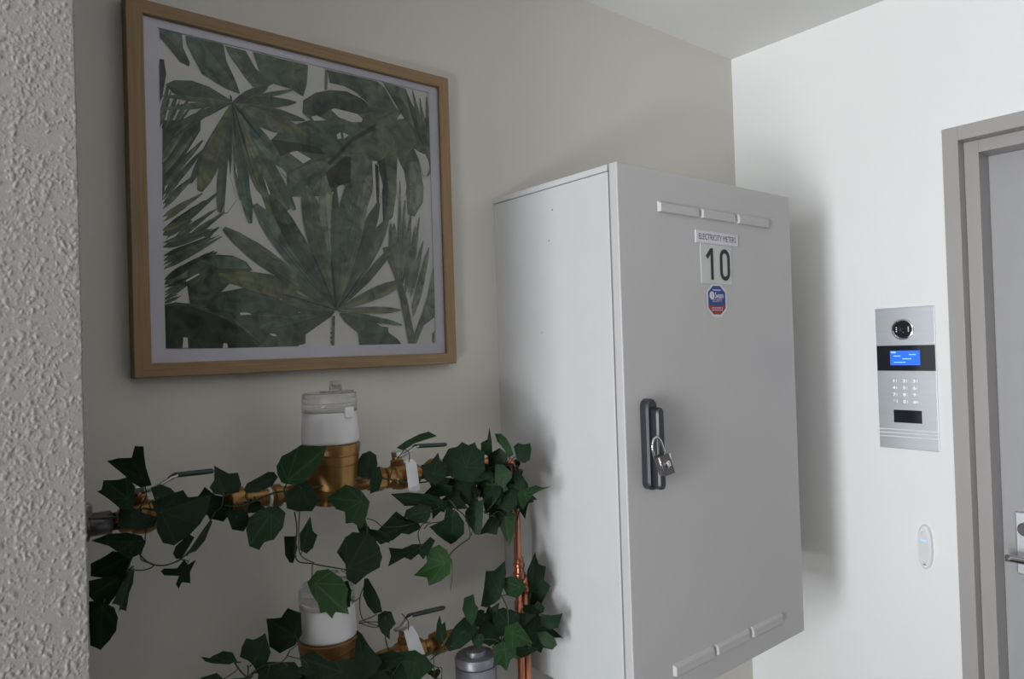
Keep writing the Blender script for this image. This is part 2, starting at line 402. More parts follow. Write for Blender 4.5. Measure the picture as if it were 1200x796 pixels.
def blade(c, base, tip, wd, col, blunt=.15, bend=0, peak=.55):
    bx_, by_ = base; tx, ty = tip; dx, dy = tx-bx_, ty-by_; L_ = math.hypot(dx, dy); nx, ny = -dy/L_, dx/L_
    A = []; B = []
    for i in range(9):
        t = i/8
        if t < peak: w_ = wd/2*math.sin(PI/2*t/peak)**.8
        else: w_ = wd/2*(1-(1-blunt)*((t-peak)/(1-peak))**1.6)
        if t == 1: w_ *= .6
        b_ = bend*math.sin(PI*t)
        x = bx_+dx*t+nx*b_; y = by_+dy*t+ny*b_
        A.append((x+nx*w_, y+ny*w_)); B.append((x-nx*w_, y-ny*w_))
    poly(c, A+B[::-1], col)
    # midrib and one washed half
    if wd > 20/ (1 if c else 6):
        tc_ = G[col] if isinstance(col, str) else col
        H = [(bx_+dx*i/8+nx*bend*math.sin(PI*i/8), by_+dy*i/8+ny*bend*math.sin(PI*i/8)) for i in range(9)]
        poly(c, A+H[::-1], tuple(x*1.22 for x in tc_), True)
        for f in (-.55, -.2, .15, .5):
            if random.random() < .3: continue
            t0, t1 = random.uniform(0, .3), random.uniform(.6, .95); S_ = []; U_ = []
            for i in range(5):
                t = t0+(t1-t0)*i/4; j = t*8; jj = min(7, int(j)); fr_ = j-jj; e_ = A if f > 0 else B
                ex = e_[jj][0]+(e_[jj+1][0]-e_[jj][0])*fr_; ey = e_[jj][1]+(e_[jj+1][1]-e_[jj][1])*fr_
                hx__ = H[jj][0]+(H[jj+1][0]-H[jj][0])*fr_; hy__ = H[jj][1]+(H[jj+1][1]-H[jj][1])*fr_
                px_, py_ = hx__+(ex-hx__)*abs(f), hy__+(ey-hy__)*abs(f); sw = wd*.028*math.sin(PI*(i+.3)/4.6)
                S_.append((px_+nx*sw, py_+ny*sw)); U_.append((px_-nx*sw, py_-ny*sw))
            poly(c, S_+U_[::-1], tuple(x*random.choice([.55, .7, 1.3]) for x in tc_), True)
# -- back layer: left palm mass, upper right monstera, lower left monstera
poly(3, [(35, -60), (330, -60), (330, 20), (200, 230), (60, 420), (35, 560)], 'deep')
for a, b_, w_ in (((30, 240), (230, -20), 50), ((35, 330), (330, 0), 46), ((40, 430), (350, 95), 50), ((40, 520), (345, 175), 48), ((40, 590), (300, 360), 44), ((40, 690), (345, 510), 40), ((45, 790), (365, 565), 34), ((60, 830), (525, 460), 34), ((130, 850), (460, 625), 32), ((230, 850), (525, 650), 36), ((360, 850), (475, 772), 24)):
    blade(3, a, b_, w_*1.1, random.choice(['dark', 'deep', 'mid']), .2, 0, .35); blade(3, (a[0], a[1]+38), (b_[0]-30, b_[1]+24), w_*.75, random.choice(['dark', 'mid', 'olive']), .15, 0, .35)
for a, b_, w_ in (((30, 30), (220, -60), 50), ((30, 110), (370, 0), 42), ((35, 195), (365, 45), 40), ((35, 250), (410, 40), 28), ((40, 350), (380, 140), 70), ((40, 400), (370, 262), 30), ((40, 450), (270, 280), 26), ((40, 468), (150, 422), 18)):
    blade(5, a, b_, w_*1.15, random.choice(['dark', 'mid']), .1, 0, .3); blade(5, (a[0], a[1]-30), (b_[0]-20, b_[1]-8), w_*.7, random.choice(['deep', 'mid', 'olive']), .1, 0, .3)
for a, b_, w_ in (((15, 800), (80, 450), 34), ((60, 800), (150, 525), 34), ((110, 800), (240, 570), 34), ((20, 700), (60, 560), 30), ((120, 860), (360, 640), 40)):
    blade(1, a, b_, w_, 'mid', .2); blade(1, (a[0]+14, a[1]), (b_[0]+18, b_[1]+60), w_*.5, 'dark', .2)
poly(1, [(12, 262), (42, 265), (62, 380), (30, 560), (14, 600)], 'deep')
poly(1, [(12, 25), (185, 68), (195, 180), (245, 290), (240, 315), (175, 285), (100, 190), (12, 90)], 'teal')
poly(1, [(12, 60), (100, 120), (200, 230), (240, 315), (175, 285), (100, 190)], 'dark')
poly(1, [(215, 82), (505, 150), (530, 280), (600, 430), (635, 530), (520, 485), (340, 375), (270, 240), (225, 150)], 'teal')
poly(1, [(330, 110), (505, 150), (530, 280), (600, 430), (635, 530), (560, 400)], 'dark')
poly(1, [(520, 158), (680, 200), (760, 340), (820, 400), (850, 490), (740, 480), (640, 350), (560, 240)], 'grey')
poly(1, [(600, 180), (680, 200), (760, 340), (820, 400), (850, 490), (770, 440)], 'teal')
poly(0, [(296.6, 61.7), (360.5, 77), (359, 99), (355, 113), (340, 104), (320, 98), (311, 103), (306, 88)], 'mid')
poly(0, [(296.6, 61.7), (320, 67), (355, 113), (340, 104), (320, 98), (311, 103), (306, 88)], 'teal')
# upper right monstera
body = [cv(2, p) for p in [(255, 150), (640, 240), (700, 290), (790, 450), (900, 520), (960, 700), (1000, 800)]] + [cv(4, p) for p in [(950, 0), (1000, 260), (995, 380), (930, 490), (880, 470), (870, 300), (850, 150), (800, 20), (790, 300), (760, 500), (690, 545), (680, 300), (650, 90), (610, 50), (600, 300), (540, 490), (450, 510), (430, 300), (370, 230), (260, 330), (150, 330), (60, 300)]] + [cv(7, p) for p in [(430, 700), (430, 640), (345, 550), (320, 430), (380, 370), (520, 310), (590, 290), (535, 240), (540, 160), (620, 110), (720, 90), (830, 100), (930, 150), (995, 200)]] + [cv(2, p) for p in [(600, 430), (480, 320), (380, 265), (275, 245)]]
poly(0, body, 'mid')
poly(2, [(255, 150), (640, 240), (700, 290), (790, 460), (700, 520), (600, 430), (480, 320), (380, 265), (275, 245)], 'dark')
poly(2, [(480, 205), (640, 240), (700, 290), (790, 460), (640, 540), (560, 380)], 'grey')
poly(7, [(540, 160), (620, 110), (720, 90), (830, 100), (930, 150), (1000, 230), (880, 260), (740, 205), (650, 260), (540, 245)], 'dark')
poly(7, [(330, 420), (430, 340), (590, 290), (760, 300), (900, 330), (960, 400), (800, 520), (640, 500), (480, 490), (345, 550)], 'teal')
poly(7, [(330, 420), (470, 440), (640, 470), (700, 520), (480, 490), (345, 550)], 'deep')
poly(7, [(430, 640), (590, 570), (740, 520), (800, 540), (700, 640), (640, 690), (560, 800), (430, 800)], 'teal')
poly(7, [(440, 640), (590, 575), (730, 535), (640, 640), (520, 690), (450, 760)], 'grey')
poly(7, [(690, 640), (820, 530), (930, 560), (880, 700), (720, 740)], 'deep')
poly(4, [(440, 0), (600, 0), (610, 60), (600, 300), (540, 490), (450, 510), (430, 300)], 'grey')
poly(4, [(540, 200), (605, 120), (600, 300), (540, 490), (500, 500)], 'light')
poly(4, [(650, 60), (790, 10), (790, 300), (760, 500), (690, 545), (680, 300)], 'mid')
poly(4, [(650, 60), (700, 40), (730, 300), (700, 520), (690, 545), (680, 300)], 'deep')
poly(4, [(830, -40), (950, 0), (1000, 260), (995, 380), (930, 490), (880, 470), (870, 300)], 'grey')
poly(4, [(890, 60), (950, 60), (1000, 260), (995, 380), (930, 440), (890, 430)], 'light')
poly(7, [(1023, 315), (1023, 350), (860, 440), (720, 590), (700, 580), (860, 410)], 'deep')
for h in ([(280, 455), (310, 445), (490, 490), (530, 530), (520, 555), (440, 555), (350, 520)], [(125, 510), (170, 500), (250, 540), (150, 545)], [(325, 650), (355, 630), (362, 683), (330, 687)], [(372, 630), (422, 655), (380, 685)], [(795, 520), (840, 460), (905, 522), (800, 530)]):
    poly(2, h, 'paper')
poly(4, [(600, 60), (640, 60), (640, 380), (625, 400), (608, 280)], 'paper'); poly(4, [(655, 130), (685, 250), (675, 345), (660, 330)], 'paper')
poly(4, [(625, 80), (650, 100), (655, 380), (640, 420)], 'line')
poly(4, [(795, 25), (850, 140), (870, 260), (862, 330), (800, 350), (790, 200)], 'paper')
poly(0, [cv(2, p) for p in [(925, 755), (980, 790), (1015, 800)]] + [cv(4, p) for p in [(1050, 80), (1040, 130), (1000, 180), (960, 40)]], 'paper')
# upper right palm
poly(2, [(680, 240), (860, 293), (900, 400), (930, 440), (980, 530), (1030, 520), (1060, 560), (1062, 800), (1000, 800), (900, 560), (790, 420)], 'grey')
for a, b_, w_ in (((980, 700), (700, 255), 30), ((985, 680), (730, 262), 26), ((990, 700), (800, 280), 34), ((1000, 740), (860, 297), 40), ((1015, 760), (915, 305), 34), ((1030, 760), (972, 365), 32), ((1045, 790), (1025, 355), 36)):
    blade(2, a, b_, w_, random.choice(['mid', 'grey', 'dark']), .1, 0, .4)
poly(4, [(1000, -20), (1065, -20), (1062, 150), (1025, 187), (1050, 120), (1040, 50)], 'grey')
poly(2, [(238, 145), (255, 148), (250, 300), (236, 300)], 'mid')
# fan leaf 1
c1 = (575, 600)
poly(1, [(60, 460), (130, 427), (260, 430), (400, 480), (575, 590), (420, 605), (250, 580), (110, 520)], 'dark')
for tip, w_, cl in (((25, 545), 40, 'mid'), ((25, 650), 46, 'mid'), ((120, 780), 60, 'dark'), ((850, 480), 80, 'dark'), ((1050, 500), 40, 'mid'), ((1070, 600), 86, 'dark'), ((1140, 740), 76, 'mid'), ((1180, 860), 110, 'olive'), ((980, 830), 120, 'grey')):
    blade(1, c1, tip, w_, cl, .25)
c3 = (575, -195)
for tip, w_, cl in (((250, 430), 70, 'dark'), ((325, 490), 140, 'olive'), ((478, 655), 96, 'dark'), ((640, 560), 60, 'teal'), ((715, 742), 92, 'teal'), ((1060, 640), 90, 'teal'), ((900, 735), 110, 'olive'), ((1010, 640), 130, 'mid'), ((960, 300), 110, 'teal')):
    blade(3, c3, tip, w_, cl, .45, 0, .7)
poly(3, [(545, 230), (560, 380), (610, 560), (540, 660), (510, 660), (530, 400)], 'paper')
poly(3, [(700, 360), (760, 480), (800, 520), (840, 640), (730, 590), (710, 480)], 'paper')
poly(3, [(815, 370), (870, 510), (860, 530), (835, 450)], 'paper'); poly(3, [(595, 240), (615, 330), (625, 410), (600, 330)], 'paper')
poly(7, [(445, 510), (500, 495), (595, 550), (540, 582)], 'paper'); poly(7, [(365, 590), (400, 620), (430, 680), (395, 640)], 'paper')
for (a, b_) in (((570, 600), (560, 540)), ((575, 600), (700, 1010)), ((575, 600), (600, 900)), ((575, 600), (820, 900))):
    blade(1, a, b_, 12, 'line')
# lower left monstera
poly(5, [(38, 480), (110, 465), (205, 475), (185, 330), (200, 240), (270, 190), (370, 160), (480, 165), (560, 200), (605, 258), (560, 270), (400, 275), (455, 345), (400, 400), (560, 370), (740, 420), (800, 460), (900, 480), (900, 760), (38, 760)], 'dark')
poly(5, [(38, 490), (200, 490), (400, 560), (560, 640), (640, 760), (38, 760)], 'deep')
poly(5, [(270, 200), (370, 165), (480, 170), (560, 205), (590, 250), (400, 250)], 'teal')
poly(5, [(400, 420), (560, 385), (740, 430), (700, 520), (500, 540), (420, 520)], 'teal')
poly(6, [(-10, 495), (200, 475), (300, 480), (270, 515), (80, 650), (78, 720), (-10, 740)], 'dark')
for a, b_, w_ in (((400, 500), (700, 760), 14), ((205, 490), (420, 520), 12), ((560, 540), (880, 560), 16)): blade(5, a, b_, w_, 'mid')
for h in ([(155, 758), (160, 690), (190, 690), (195, 758)], [(415, 758), (420, 725), (445, 730), (450, 758)], [(520, 530), (570, 528), (605, 541), (530, 547)], [(705, 662), (750, 665), (768, 682), (735, 683)], [(175, 320), (260, 275), (270, 285), (180, 335)]): poly(5, h, 'paper')
poly(5, [(385, 275), (560, 262), (720, 285), (880, 350), (900, 445), (760, 400), (560, 368), (470, 343), (400, 345)], 'olive')
# lower right monstera and main fan
poly(6, [(330, 490), (480, 505), (620, 560), (690, 590), (700, 640), (760, 680), (797, 725), (480, 727), (475, 640), (380, 560)], 'dark')
poly(6, [(480, 520), (620, 570), (690, 600), (690, 640), (560, 650), (450, 580)], 'teal')
poly(6, [(600, 560), (650, 575), (690, 572), (700, 600), (640, 590)], 'paper')
# lower right palm
poly(6, [(655, 5), (730, -10), (770, 180), (840, 400), (905, 717), (850, 717), (790, 400), (740, 200)], 'olive')
for a, b_, w_ in (((478, 345), (491, 255), 5), ((480, 350), (495, 283), 6), ((483, 372), (502, 290), 8), ((482, 362), (497, 327), 5), ((472, 330), (481, 250), 7), ((470, 335), (474, 235), 6), ((468, 330), (468, 212), 4), ((466, 325), (461, 262), 8), ((474, 345), (486, 265), 7), ((462, 310), (457, 262), 9), ((470, 320), (478, 270), 9)):
    blade(0, a, b_, w_, random.choice(['grey', 'grey', 'mid']), .15, 0, .4)
poly(6, [(1036, 150), (1041, 520), (960, 580), (905, 717), (895, 640), (950, 500), (990, 380)], 'grey')
poly(6, [(1030, 640), (1042, 625), (1040, 715), (1032, 710)], 'mid')
c0 = (393.5, 363.5)
for tip, w_, cl in (((303, 384), 12, 'teal'), ((345, 362), 14, 'dark'), ((256, 322), 17, 'olive'), ((330, 352), 14, 'mid'), ((262, 268), 24, 'mid'), ((298, 240), 28, 'teal'), ((316, 230), 24, 'dark'), ((357, 218), 30, 'mid'), ((470, 381), 7, 'teal'), ((469, 363.6), 9, 'olive'), ((472, 330), 17, 'olive'), ((466, 284), 10, 'mid'), ((453, 258), 22, 'mid'), ((443, 238), 20, 'dark'), ((420, 225), 15, 'teal'), ((379, 207), 25, 'light'), ((406, 220), 20, 'teal')):
    blade(0, c0, tip, w_*.84, cl, .36, 0, .68)
for tip, w_, cl in (((430, 232), 12, 'mid'), ((392, 215), 12, 'dark'), ((366, 240), 10, 'olive'), ((340, 262), 12, 'dark'), ((300, 300), 14, 'mid'), ((455, 300), 9, 'dark')):
    blade(0, c0, tip, w_, cl, .2, 0, .6)
blade(0, c0, (387, 300), 3, 'line'); blade(0, c0, (362, 290), 1.6, 'line'); blade(0, c0, (330, 345), 1.6, 'line'); blade(0, c0, (425, 320), 1.6, 'line')
poly(6, [(275, 732), (281, 515), (299, 515), (292, 732)], 'mid')
for k in range(4): poly(6, [(265, 600+k*34), (282, 606+k*34), (265, 612+k*34)], 'line')
o = obj('leaf_print_ink', art, [MT['water'], MT['paper']], pp)

# ------------------------------------------------------------------ electricity meter cabinet
KX0, KX1, KY, KZ0, KZ1 = .972, 1.575, .877, .858, 1.889
cab = thing('meter_cabinet', 'tall grey steel electricity meter cabinet hung on the wall, number 10', 'cabinet', (1.27, YB, KZ0))
b = box(KX0+.0005, KX1-.004, KY+.024, YB, KZ0+.003, KZ1-.014, .0015)
obj('cabinet_body', b, MT['steel_paint'], cab)
obj('top_cap', box(KX0-.001, KX1-.003, KY+.0235, YB, KZ1-.013, KZ1-.001, .001), MT['steel_paint'], cab)
obj('door_seal', box(KX0+.006, KX1-.01, KY+.019, KY+.025, KZ0+.008, KZ1-.008), MT['seam'], cab)
for p in ((213, 225), ): pass
for px, py in ((647, 246), (643, 282), (635, 390)):
    q = PR(px, py, KX0); obj('screw', lathe(bmesh.new(), Vector((KX0+.001, q.y, q.z)), Vector((-1, 0, 0)), [(0, .002), (.0012, .0016), (.0015, .0005)], 8), MT['steel'], cab)
# hollow-backed door pan with rolled edges
b = box(KX0, KX1, KY, KY+.020, KZ0, KZ1, .0022)
dr = obj('cabinet_door', b, MT['door_coat'], cab)
def hood(x0, x1, z0, z1):
    b = bmesh.new(); d = .0065
    lo = [(x0, z0), (x1, z0), (x1, z1), (x0, z1)]; hi = [(x0+.004, z0+.0005), (x1-.004, z0+.0005), (x1-.004, z1-.006), (x0+.004, z1-.006)]
    A = [b.verts.new((x, KY+.0005, z)) for x, z in lo]; B = [b.verts.new((x, KY-d, z)) for x, z in hi]
    for i in range(4): b.faces.new((A[i], A[(i+1) % 4], B[(i+1) % 4], B[i]))
    b.faces.new(B); bmesh.ops.bevel(b, geom=b.edges[:], offset=.001, segments=1, affect='EDGES'); return b
for (x0, x1) in ((1.085, 1.215), (1.222, 1.344), (1.352, 1.478)):
    obj('louvre_hood', hood(x0, x1, 1.806, 1.829), MT['door_coat'], dr)
    obj('louvre_hood', hood(x0, x1, .905, .928), MT['door_coat'], dr)
# swing handle
hx, hz0, hz1 = PB(755, 520, KY).x, PB(757, 574, KY).z, PB(755, 467, KY).z
b = bmesh.new()
def caps(bm, cx, z0, z1, w_, y0, y1, mi=0, n=8, taper=.8):
    ring = []
    for i in range(n+1): a = PI*i/n; ring.append((cx+w_/2*math.cos(a), z1-w_/2+w_/2*math.sin(a)))
    for i in range(n+1): a = PI+PI*i/n; ring.append((cx+w_/2*math.cos(a), z0+w_/2+w_/2*math.sin(a)))
    czm = (z0+z1)/2
    R_ = []
    for y, s in ((y0, 1), (y1+(y0-y1)*.25, 1), (y1, taper)):
        R_.append([bm.verts.new((cx+(x-cx)*s, y, z+(-1 if z > czm else 1)*(1-s)*w_*.3)) for x, z in ring])
    m_ = len(ring)
    for p, q in zip(R_, R_[1:]):
        for i in range(m_): bm.faces.new((p[i], p[(i+1) % m_], q[(i+1) % m_], q[i])).material_index = mi
    bm.faces.new(R_[0]).material_index = mi; bm.faces.new(R_[-1]).material_index = mi
caps(b, hx+.006, hz0, hz1, .030, KY, KY-.018)
hb = obj('handle_base', b, MT['blackpl'], dr)
b = bmesh.new(); caps(b, hx+.010, hz0+.002, hz1-.016, .019, KY-.018, KY-.034, taper=.75)
caps(b, hx+.018, hz0+.004, hz1-.035, .014, KY-.001, KY-.022)
obj('swing_handle', b, MT['blackpl'], dr)
# signs
def pl(px, py): return PB(px, py, KY)
yy = KY-.0012
a = pl(814.5, 269.5); c = pl(864, 289)
zt = 1.788; sx0 = pl(814.5, 280).x; sx1 = pl(864, 280).x
zt = (pl(814.5, 269).z+pl(864, 276).z)/2; zb = (pl(815, 284.5).z+pl(864, 289.5).z)/2
b = box(sx0, sx1, yy-.0008, KY, zb, zt, 0, 0)
cx, cz = (sx0+sx1)/2, (zb+zt)/2
bx(b, sx0+.001, sx1-.001, yy-.0010, yy-.0008, zb+.001, zt-.001, 0, 2)
bx(b, sx0+.0022, sx1-.0022, yy-.0012, yy-.0010, zb+.0022, zt-.0022, 0, 0)
textmesh(b, 'ELECTRICITY METERS', .0175, lambda x, y: (cx+x, yy-.0014, cz+y), 1, xs=.80)
bb = b
obj('name_sign', b, [MT['sign'], MT['ink'], MT['plate']], dr)['label'] = 'white strip sign reading ELECTRICITY METERS'
nx0, nx1 = pl(821, 310).x, pl(857, 310).x; nzt = zb-.0005; nzb = pl(821, 332).z
b = box(nx0, nx1, yy, KY, nzb, nzt, 0, 0)
nz = (nzb+nzt)/2; H_ = (nzt-nzb)*.80
def stroke(b, pts, wd, y, mi, closed=False):
    n = len(pts); L1 = []; L2 = []
    for i in range(n):
        p = Vector(pts[i]); pn = Vector(pts[(i+1) % n] if closed else pts[min(i+1, n-1)]); pq = Vector(pts[i-1] if (closed or i) else pts[0])
        d = (pn-pq).normalized(); nn = Vector((-d.y, d.x))*wd/2
        L1.append(b.verts.new((p.x+nn.x, y, p.y+nn.y))); L2.append(b.verts.new((p.x-nn.x, y, p.y-nn.y)))
    for i in range(n if closed else n-1):
        j = (i+1) % n; b.faces.new((L1[i], L1[j], L2[j], L2[i])).material_index = mi
x1_ = nx0+(nx1-nx0)*.34; x0_ = nx0+(nx1-nx0)*.76
stroke(b, [(x1_, nz-H_/2), (x1_, nz+H_/2)], .009, yy-.0008, 1)
stroke(b, [(x1_-.018, nz+H_/2-.020), (x1_-.002, nz+H_/2-.004)], .009, yy-.00075, 1)
rw, rz = .0135, .0135; pts = []
for i in range(13): t = PI*i/12; pts.append((x0_+rw*math.cos(t), nz+H_/2-.004-rz+rz*math.sin(t)))
for i in range(13): t = PI+PI*i/12; pts.append((x0_+rw*math.cos(t), nz-H_/2+.004+rz+rz*math.sin(t)))
stroke(b, pts, .009, yy-.0008, 1, True)
obj('number_plate', b, [MT['plate'], MT['ink']], dr)['label'] = 'pale plate with black number 10'
# octagonal sticker
ccx, ccz = pl(839.5, 352).x, pl(839.5, 352).z
hw, hh = (pl(850.5, 352).x-pl(829, 352).x)/2, (pl(839, 334).z-pl(839, 370).z)/2
def octa(s, y, b, mi, z_from=-1, z_to=1):
    P = [(-.42, 1), (.42, 1), (1, .55), (1, -.55), (.42, -1), (-.42, -1), (-1, -.55), (-1, .55)]
    P = [(ccx+hw*s*x, ccz+hh*s*z) for x, z in P]
    out_ = P
    for lim, sg in ((ccz+hh*z_from, 1), (ccz+hh*z_to, -1)):
        q = []
        for i in range(len(out_)):
            a_, c_ = out_[i], out_[(i+1) % len(out_)]; ia = (a_[1]-lim)*sg >= 0; ib = (c_[1]-lim)*sg >= 0
            if ia: q.append(a_)
            if ia != ib: t = (lim-a_[1])/(c_[1]-a_[1]); q.append((a_[0]+(c_[0]-a_[0])*t, lim))
        out_ = q
    b.faces.new([b.verts.new((x, y, z)) for x, z in out_]).material_index = mi
b = bmesh.new(); octa(1.08, yy, b, 0, -1.2, 1.2); octa(.93, yy-.0003, b, 1, -.35, 1); octa(.93, yy-.0003, b, 2, -1, -.35)
lathe(b, Vector((ccx-hw*.52, yy-.0004, ccz+hh*.30)), Vector((0, -1, 0)), [(0, hw*.26), (.0001, hw*.26)], 16, 0)
textmesh(b, 'S', .010, lambda x, y: (ccx-hw*.52+x, yy-.0007, ccz+hh*.30+y), 1)
textmesh(b, 'Swann', .0175, lambda x, y: (ccx+hw*.25+x, yy-.0006, ccz+hh*.30+y), 0, xs=.66, off=.0003)
textmesh(b, 'SECURITY', .0095, lambda x, y: (ccx+x, yy-.0006, ccz-hh*.03+y), 0, xs=.80)
for zz, ww in ((.66, .42), (-.50, .62), (-.64, .62)):
    for k in range(7):
        x = ccx + hw*ww*(-1+2*(k+.5)/7)
        b.faces.new([b.verts.new(p) for p in ((x-hw*.05, yy-.0006, ccz+hh*(zz-.035)), (x+hw*.05, yy-.0006, ccz+hh*(zz-.035)), (x+hw*.05, yy-.0006, ccz+hh*(zz+.035)), (x-hw*.05, yy-.0006, ccz+hh*(zz+.035)))]).material_index = 0
obj('security_sticker', b, [MT['sign'], MT['blue'], MT['red']], dr)['label'] = 'blue and red eight-sided sticker'
# padlock
py_ = KY-.043
pk = thing('padlock', 'small chrome padlock hanging from the black cabinet handle', 'padlock', PB(770, 515, py_))
sh = [PB(*p, py_+.002) for p in ((767, 536), (764.5, 526), (765.5, 516), (769, 512.5), (773.5, 516), (777.5, 526), (779.5, 534))]
obj('shackle', tube(bmesh.new(), smooth_path(sh, 5), .0021, 10), MT['chrome'], pk, True)
q = [PB(*p, py_) for p in ((768.5, 536), (781, 531), (787, 554), (776, 558.5))]
b = bmesh.new(); dy = Vector((0, .008, 0))
A = [b.verts.new(p-dy) for p in q]; B = [b.verts.new(p+dy) for p in q]
for i in range(4): b.faces.new((A[i], A[(i+1) % 4], B[(i+1) % 4], B[i]))
b.faces.new(A); b.faces.new(B); bmesh.ops.bevel(b, geom=b.edges[:], offset=.002, segments=3, affect='EDGES')
lb = obj('lock_body', b, MT['dark_metal'], pk)
cc = (q[0]+q[1]+q[2]+q[3])/4
for side in ((0, 3), (1, 2)):
    obj('side_band', tube(bmesh.new(), [q[side[0]]-dy*.8, q[side[1]]-dy*.8], .0018, 8), MT['chrome'], lb, True)
obj('keyway_boss', lathe(bmesh.new(), cc-dy+Vector((0, 0, .002)), Vector((0, -1, 0)), [(-.001, .0072), (.002, .0070), (.004, .005), (.0048, .001)], 18), MT['chrome'], lb, True)

# ------------------------------------------------------------------ intercom on the right wall
ic = thing('door_intercom', 'brushed metal video intercom panel with blue screen on the right wall', 'intercom', (XR, .77, 1.44))
q = [PR(*p, XR-.004) for p in ((1026, 361.5), (1095, 359), (1101, 530), (1031, 523.5))]
iy1 = (q[0].y+q[3].y)/2; iy0 = (q[1].y+q[2].y)/2; iz1 = (q[0].z+q[1].z)/2; iz0 = (q[2].z+q[3].z)/2
W_ = iy1-iy0; Hh = iz1-iz0
def iy(u): return iy1 - u*W_
def iz(v): return iz1 - v*Hh
xf = XR-.005
obj('face_plate', box(xf, XR-.0003, iy0, iy1, iz0, iz1, .0012), MT['brushed'], ic)
cy, czc = iy(.47), iz(.155)
cb = obj('camera_ring', lathe(bmesh.new(), Vector((xf, cy, czc)), Vector((-1, 0, 0)), [(0, .0275), (.003, .0265), (.004, .024), (.001, .0215)], 40, cap=False), MT['chrome'], ic, True)
b = lathe(bmesh.new(), Vector((xf, cy, czc)), Vector((-1, 0, 0)), [(0, .0218), (.0016, .0216), (.0018, .008), (.0012, .0075), (.0008, .003)], 40)
cg = obj('camera_glass', b, MT['blackglass'], ic)
for sy_ in (-1, 1):
    for k in (-1, 0, 1): obj('led', lathe(bmesh.new(), Vector((xf-.0018, cy+sy_*.0145, czc+k*.0048)), Vector((-1, 0, 0)), [(0, .0016), (.0005, .0012)], 8), MT['key'], cg)
dp = obj('display_band', box(xf-.0007, xf+.001, iy0+.001, iy1-.001, iz(.448), iz(.268)), MT['blackglass'], ic)
lc = obj('screen', box(xf-.0010, xf-.0005, iy(.745), iy(.24), iz(.408), iz(.305)), MT['lcd'], dp)
b = bmesh.new()
for u0, u1, v0, v1 in ((.26, .34, .312, .322), (.30, .42, .34, .346), (.45, .6, .36, .366), (.56, .68, .33, .336), (.3, .5, .385, .390)): bx(b, xf-.0013, xf-.0010, iy(u1), iy(u0), iz(v1), iz(v0))
b2 = b
o = bpy.data.objects
obj('screen_text', b, MT['lcdw'], dp)
keys = ['1', '2', '3', '4', '5', '6', '7', '8', '9', '*', '0', '#']
for r in range(4):
    for c in range(3):
        u = (.29, .465, .635)[c]; v = .520 + r*.0485
        b = bmesh.new(); bx(b, xf-.0014, xf, iy(u)-.0068, iy(u)+.0068, iz(v)-.0045, iz(v)+.0045, .0008, 0)
        k_ = obj('key', b, MT['brushed'], ic)
        b = bmesh.new(); textmesh(b, keys[r*3+c], .0115, lambda x, y, u=u, v=v: (xf-.0021, iy(u)-x, iz(v)+y), 0, xs=1.25, off=.0003)
        obj('key_symbol', b, MT['key'], k_)
obj('card_reader', box(xf-.0008, xf, iy(.74), iy(.265), iz(.815), iz(.725), .0003), MT['blackglass'], ic)
for v in (.865, .890, .915):
    obj('rib', box(xf-.0016, xf, iy0+.001, iy1-.001, iz(v)-.0014, iz(v)+.0014, .0006), MT['bell'], ic)

# door bell
q0 = PR(1084.5, 641, XR-.005); zt_, zb_ = PR(1083, 615, XR-.005).z, PR(1086, 667, XR-.005).z
bl = thing('door_bell', 'white oval wireless doorbell button beside the door frame', 'doorbell', (XR, q0.y, q0.z))
def oval(b, x0, x1, hy, hz, s=.86, n=36):
    rings = []
    for x, k in ((x0, 1), (x0+(x1-x0)*.6, 1), (x0+(x1-x0)*.9, .94), (x1, s)):
        rings.append([b.verts.new((x, q0.y+hy*k*math.copysign(abs(math.cos(2*PI*i/n))**.85, math.cos(2*PI*i/n)), q0.z+hz*k*math.copysign(abs(math.sin(2*PI*i/n))**.85, math.sin(2*PI*i/n)))) for i in range(n)])
    for p, r in zip(rings, rings[1:]):
        for i in range(n): b.faces.new((p[i], p[(i+1) % n], r[(i+1) % n], r[i])).smooth = True
    b.faces.new(rings[0]); b.faces.new(rings[-1])
hz = (zt_-zb_)/2
b = bmesh.new(); oval(b, XR, XR-.012, .0165, hz); obj('bell_case', b, MT['bell'], bl)
b = bmesh.new(); oval(b, XR-.0119, XR-.0135, .0105, hz*.74); obj('bell_button', b, MT['white_pl'], bl)
obj('bell_light', box(XR-.0142, XR-.0134, q0.y-.006, q0.y+.008, q0.z+hz*.28, q0.z+hz*.36), MT['led'], bl)
obj('bell_slot', box(XR-.0126, XR-.0110, q0.y-.003, q0.y+.004, q0.z-hz*.80, q0.z-hz*.76), MT['ink'], bl)

